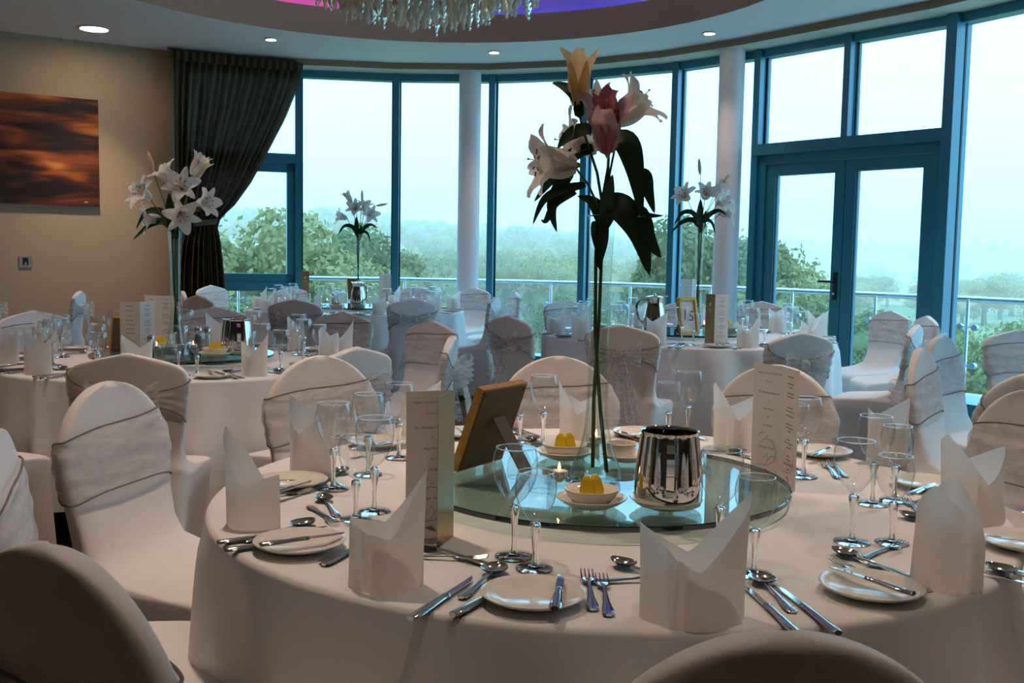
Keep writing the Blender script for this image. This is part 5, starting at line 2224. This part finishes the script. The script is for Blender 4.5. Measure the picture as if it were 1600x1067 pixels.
def swirl(parent, Mp, m, s=1.0, flip=1):
    mb = MB()
    for pts in ([(-.046, .030), (-.02, .034), (.008, .036), (.030, .050), (.036, .075), (.024, .098), (.0, .104), (-.022, .090), (-.030, .062)],
                [(-.002, .036), (.018, .060), (.032, .062), (.044, .050)], [(.010, .050), (.004, .066), (-.006, .052)],
                [(-.030, .106), (-.018, .116), (-.004, .118)], [(.024, .030), (.040, .022), (.040, .008), (.028, .012)]):
        q = [Mp @ Vector((x * s * flip, y * s, .0002)) for x, y in pts]
        rows = []
        for i, p_ in enumerate(q):
            d = (q[min(i + 1, len(q) - 1)] - q[max(i - 1, 0)]).normalized()
            sd = d.cross((Mp.to_3x3() @ Vector((0, 0, 1))).normalized())
            wd_ = .0012 * s * sin(pi * (i + .6) / (len(q) + .2))
            rows.append([p_ + sd * wd_, p_ - sd * wd_])
        mb.rings(rows, False, False, False)
    mb.add([Mp @ Vector((x * s * flip, y * s, .0002)) for x, y in ((-.012, .024), (.004, .026), (.014, .012), (-.002, .018))], [(0, 1, 2, 3)])
    o = obj('swirl_print', mb, m, parent, False)
    o['kind'] = 'stuff'
    return o


def menu_card(F, A, B, h, label, mode, z=TZ, detail=2, wa=.099):
    """folded card standing upright: fold at F, one panel to A and one to B (floor plan points)"""
    F, A, B = Vector((F[0], F[1], 0)), Vector((A[0], A[1], 0)), Vector((B[0], B[1], 0))
    A = F + (A - F).normalized() * wa
    B = F + (B - F).normalized() * wa
    o = empty('menu_card', (F.x, F.y, z + .0006))
    tag(o, label, 'menu card', 'menu cards')
    camp = Vector((0, 0, 0))
    for nm, E, md in (('front_panel', A, mode[0]), ('folded_panel', B, mode[1])):
        d = (E - F).normalized()
        n = Vector((d.y, -d.x, 0))
        if (camp - F).dot(n) < 0:
            n = -n
        mb = MB()
        mb.box((0, -.0004, 0), (wa, .0004, h), Matrix(((d.x, -n.x, 0, 0), (d.y, -n.y, 0, 0), (0, 0, 1, 0), (0, 0, 0, 1))))
        pn = obj(nm, mb, CARDG if md == 'gold' else CARD, o, False)
        if md == 'gold':
            pn['label'] = 'gold outer panel'
        # text frame: x to the reader's right, y up, z to the reader
        xr = Vector((0, 0, 1)).cross(n)
        cpt = d * wa / 2 + n * .0007
        Mp = Matrix(((xr.x, 0, n.x, cpt.x), (xr.y, 0, n.y, cpt.y), (0, 1, 0, 0), (0, 0, 0, 1)))
        if md == 'title' and detail == 2:
            for f_, tx, sz, mt in ((.075, 'Glazert Country House Hotel', .0066, INK), (.148, 'Welcomes', .0062, INKS), (.245, 'The Wedding Celebration', .0070, INK), (.315, 'of', .0062, INK),
                                   (.388, 'Mary Martin', .0070, INK), (.458, 'and', .0062, INK), (.530, 'Jon Hodges', .0070, INK), (.625, 'On', .0058, INK), (.725, 'Saturday 10th July', .0068, INK)):
                text_on(pn, tx, Mp @ Matrix.Translation((0.004, h * (1 - f_), 0)), sz, mt)
            swirl(pn, Mp, INKS)
        elif md in ('title', 'list'):
            mb = MB()
            rr = random.Random(9)
            fr = (.075, .148, .245, .315, .388, .458, .530, .725) if md == 'title' else (.07, .13, .16, .21, .24, .33, .36, .40, .47, .50, .53, .60, .63, .67, .74, .77, .81, .85)
            for f_ in fr:
                wdt = rr.uniform(.010, .030)
                y_ = h * (1 - f_)
                x_ = -wdt
                while x_ < wdt - .002:          # a line of print too small to read: word-long dashes
                    l_ = min(rr.uniform(.006, .014), wdt - x_)
                    mb.add([Mp @ Vector((a_, b_, 0)) for a_, b_ in ((x_, y_ - .0011), (x_ + l_, y_ - .0011), (x_ + l_, y_ + .0011), (x_, y_ + .0011))], [(0, 1, 2, 3)])
                    x_ += l_ + .002
            obj('print_lines', mb, INK, pn, False)['kind'] = 'stuff'
            if md == 'title' or detail == 2:
                swirl(pn, Mp, INKS)
        elif md == 'gold' and detail == 1:
            mb = MB()
            c_ = Vector((0, h * .80, 0))
            n_ = 14
            mb.add([Mp @ (c_ + Vector((.012 * cos(2 * pi * j / n_), .012 * sin(2 * pi * j / n_), 0))) for j in range(n_)], [tuple(range(n_))])
            for y_, w2 in ((.70, .020), (.665, .014)):
                mb.add([Mp @ Vector((a_, b_, 0)) for a_, b_ in ((-w2, h * y_), (w2, h * y_), (w2, h * y_ + .003), (-w2, h * y_ + .003))], [(0, 1, 2, 3)])
            obj('crest_print', mb, PALEINK, pn, False)['kind'] = 'stuff'
    return o


f_ = at(708, 838, TZ)
menu_card(f_, at(628, 846, TZ), at(683, 859, TZ), .292, 'menu card with gold panel folded towards us, left of the turntable', ('title', 'gold'))
f_ = at(1218, 754, TZ)
menu_card(f_, at(1166, 740, TZ), at(1231, 762, TZ), .292, 'menu card showing two printed panels, right of the turntable', ('title', 'list'), wa=.102)

# ------------------------------------------------------------------ the three farther tables
KS = {1: 1.05, 2: 1.10, 3: 1.15}
SEATN = ['front', 'front right', 'right', 'back right', 'back', 'rear middle', 'back left', 'left', 'front left', 'near left']


def seat0(t, px, py):
    p = at(px, py, TZ)
    c = TAB[t][0]
    return atan2(p.y - c.y, p.x - c.x)


START = {1: seat0(1, 412, 590), 2: seat0(2, 597, 494), 3: seat0(3, 1168, 543)}
for t in (1, 2, 3):
    c, R0 = TAB[t]
    s = KS[t]
    names = {}
    cand = []
    for k in range(10):
        a_ = START[t] + k * pi / 5
        u = Vector((cos(a_), sin(a_), 0))
        rgt = Vector((-sin(a_), cos(a_), 0))
        e = c + u * (R0 - .09)
        pxx, pyy = proj((e.x, e.y, TZ))
        if pxx < -60:
            continue
        cand.append((pyy > proj((c.x, c.y, TZ))[1], pxx, a_, u, rgt))
    fr = sorted([q for q in cand if q[0]], key=lambda q: q[1])
    bk = sorted([q for q in cand if not q[0]], key=lambda q: q[1])
    ordn = ['first', 'second', 'third', 'fourth', 'fifth', 'sixth', 'seventh']
    for grp_, side in ((fr, 'front'), (bk, 'back')):
        for i, (_, pxx, a_, u, rgt) in enumerate(grp_):
            where = '%s %s place from the left, %s' % (ordn[i], side, TNAME[t])
            rr = random.Random(t * 100 + int(a_ * 50))

            def P(r_, t_):
                q = c + u * r_ + rgt * t_
                return q.x + rr.uniform(-.006, .006), q.y + rr.uniform(-.006, .006)
            inw = atan2(-u.y, -u.x) - pi / 2          # local +y of a piece points to the table centre
            x, y = P(R0 - .105, 0)
            put('napkin%d' % rr.randrange(5), 'folded_napkin', 'folded white napkin, ' + where, 'napkin', 'folded napkins on the ' + TNAME[t], x, y, TZ + .001, rr.uniform(-.5, .5) + (0 if rr.random() < .8 else 1.5), s * .97)
            x, y = P(R0 - .12, -.20)
            put('side_plate', 'side_plate', 'cream side plate, ' + where, 'plate', 'side plates on the ' + TNAME[t], x, y, TZ + .001, 0, s * .95)
            put('butter_knife_far', 'butter_knife', 'butter knife on the plate, ' + where, 'knife', 'cutlery on the ' + TNAME[t], x + .02 * rgt.x, y + .02 * rgt.y, TZ + .0185 * s, inw + rr.uniform(-.3, .3), s)
            for kd, nm, cat_, rr_, tt_, lab in (('table_fork', 'table_fork', 'fork', .135, -.100, 'inner fork'), ('table_fork', 'table_fork', 'fork', .120, -.125, 'outer fork'),
                                                ('table_knife', 'table_knife', 'knife', .12, .115, 'inner knife'), ('soup_spoon', 'soup_spoon', 'spoon', .12, .145, 'soup spoon'),
                                                ('table_knife', 'table_knife', 'knife', .115, .175, 'outer knife')):
                x, y = P(R0 - rr_, tt_)
                put(kd + '_far', nm, lab + ', ' + where, cat_, 'cutlery on the ' + TNAME[t], x, y, TZ + .001, inw + rr.uniform(-.06, .06), s)
            x, y = P(R0 - .265, .0)
            put('dessert_spoon_far', 'dessert_spoon', 'dessert spoon, ' + where, 'spoon', 'cutlery on the ' + TNAME[t], x, y, TZ + .001, inw + pi / 2 + rr.uniform(-.15, .15), s)
            x, y = P(R0 - .245, .0)
            put('dessert_fork_far', 'dessert_fork', 'dessert fork, ' + where, 'fork', 'cutlery on the ' + TNAME[t], x, y, TZ + .001, inw - pi / 2 + rr.uniform(-.15, .15), s)
            x, y = P(R0 - .30, .125)
            put('big_glass_far', 'wine_glass', 'large wine glass, ' + where, 'wine glass', 'wine glasses on the ' + TNAME[t], x, y, TZ + .001, 0, s)
            x, y = P(R0 - .26, .205)
            put('small_glass_far', 'wine_glass', 'small wine glass, ' + where, 'wine glass', 'wine glasses on the ' + TNAME[t], x, y, TZ + .001, 0, s)
    o = empty('turntable', (c.x, c.y, 0))
    tag(o, 'round green glass turntable in the middle of the ' + TNAME[t], 'turntable', 'glass turntables')
    turntable(o, SR * (1.0 if t == 1 else 1.06), ZT)


def onT(px, py, back=0.0):
    p = at(px, py, ZT)
    return p.x, p.y + back


x, y = onT(366, 556, .05)
put('saucer', 'saucer', 'cream saucer under the steel jug of the left vase table', 'saucer', 'saucers on the turntables', x, y, ZT, 0, 1.15)
straight_jug(x, y, ZT + .0066, .35, 'broad steel water jug on the left vase table', 1.10)
x, y = onT(332, 559, .05)
butter_set(x, y, ZT, 'before the jug of the left vase table', 1.1, .1)
x, y = onT(322, 547, .02)
cruet(x, y, ZT, False, 'glass salt shaker beside the yellow wedges of the left table', 1.25)
x, y = onT(308, 546, .02)
cruet(x, y, ZT, True, 'glass pepper shaker beside the yellow wedges of the left table', 1.25)
x, y = onT(302, 553, .0)
votive(x, y, ZT + .0005, 'lit tealight seen through the left table glasses', .95)
x, y = onT(245, 556, .0)
votive(x, y, ZT + .0005, 'lit tealight left of the left glass vase', 1.0)
x, y = onT(236, 560, .0)
cruet(x, y, ZT, True, 'dark pepper shaker left of the left glass vase', 1.2)
x, y = onT(247, 548, .06)
butter_set(x, y, ZT, 'left of the left glass vase', 1.05, .6)
c = TAB[1][0]
menu_card((-1.83, 5.02), (-1.95, 5.03), (-1.79, 5.12), .292, 'nearer menu card left of the left glass vase', ('title', 'list'), detail=1, wa=.102)
menu_card((-1.93, 5.55), (-1.85, 5.53), (-2.03, 5.62), .300, 'taller looking menu card behind the nearer one on the left table', ('list', 'title'), detail=1, wa=.11)
P1 = Vector((-2.14, 5.42, TZ + .001))
frame_thing(P1, P1 + Vector((.13, .10, 0)), radians(20), .20, .02, 'picture frame seen from behind at the left of the left table')
# far left table
x, y = onT(562, 478, .02)
bell_jug(x, y - .12, ZT, 2.5, 'bell shaped steel jug on the far left table', 1.22)
x, y = onT(526, 484, 0)
butter_set(x, y, ZT, 'left of the far left jug', 1.15, .2)
x, y = onT(585, 480, 0)
cruet(x, y, ZT, True, 'dark pepper shaker right of the far left jug', 1.3)
x, y = onT(518, 478, .1)
cruet(x, y, ZT, False, 'glass salt shaker left of the far left jug', 1.3)
x, y = onT(505, 480, .2)
votive(x, y, ZT + .0005, 'unobtrusive tealight on the far left turntable', 1.1)
p = at(602, 476, TZ)
menu_card((p.x + .06, p.y), (p.x - .06, p.y), (p.x - .03, p.y + .12), .32, 'white menu card on the far left table right of the jug', ('title', 'list'), detail=1, wa=.125)
p = at(477, 474, TZ)
menu_card((p.x + .04, p.y), (p.x - .04, p.y + .01), (p.x - .02, p.y + .12), .34, 'gold menu card on the far left table with a pale crest', ('gold', 'title'), detail=1, wa=.085)
p = at(548, 470, ZT)
frame_thing((p.x - .07, p.y + .25, ZT + .0005), (p.x + .07, p.y + .25, ZT + .0005), radians(15), .24, .02, 'gold picture frame behind the far left jug')
# far right table
x, y = onT(1023, 519, .04)
bell_jug(x, y, ZT, .0, 'bell shaped steel jug on the far right table', 1.32)
P1 = at(1080, 524, ZT)
dv = Vector((cos(radians(38)), sin(radians(38)), 0))
P1.z = ZT + .0005
frame_thing(P1 + Vector((.055, .05, 0)), P1 + Vector((-.085, -.02, 0)), radians(12), .255, .026, 'gold frame with a handwritten number on the far right table', number='15', nsize=.10)
x, y = onT(1101, 521, .03)
votive(x, y, ZT + .0005, 'lit tealight right of the gold number frame', 1.25)
x, y = onT(1142, 517, .1)
butter_set(x, y, ZT, 'behind the napkin of the far right table', 1.2, .3)
p = at(1125, 540, TZ)
menu_card((p.x - .042, p.y - .01), (p.x + .08, p.y + .03), (p.x - .075, p.y + .06), .325, 'menu card with narrow gold side on the far right table', ('list', 'gold'), detail=1, wa=.098)
p = at(1080, 490, TZ)
menu_card((p.x, p.y), (p.x - .08, p.y + .02), (p.x + .05, p.y + .08), .34, 'menu card half hidden behind the gold number frame', ('title', 'list'), detail=1, wa=.11)
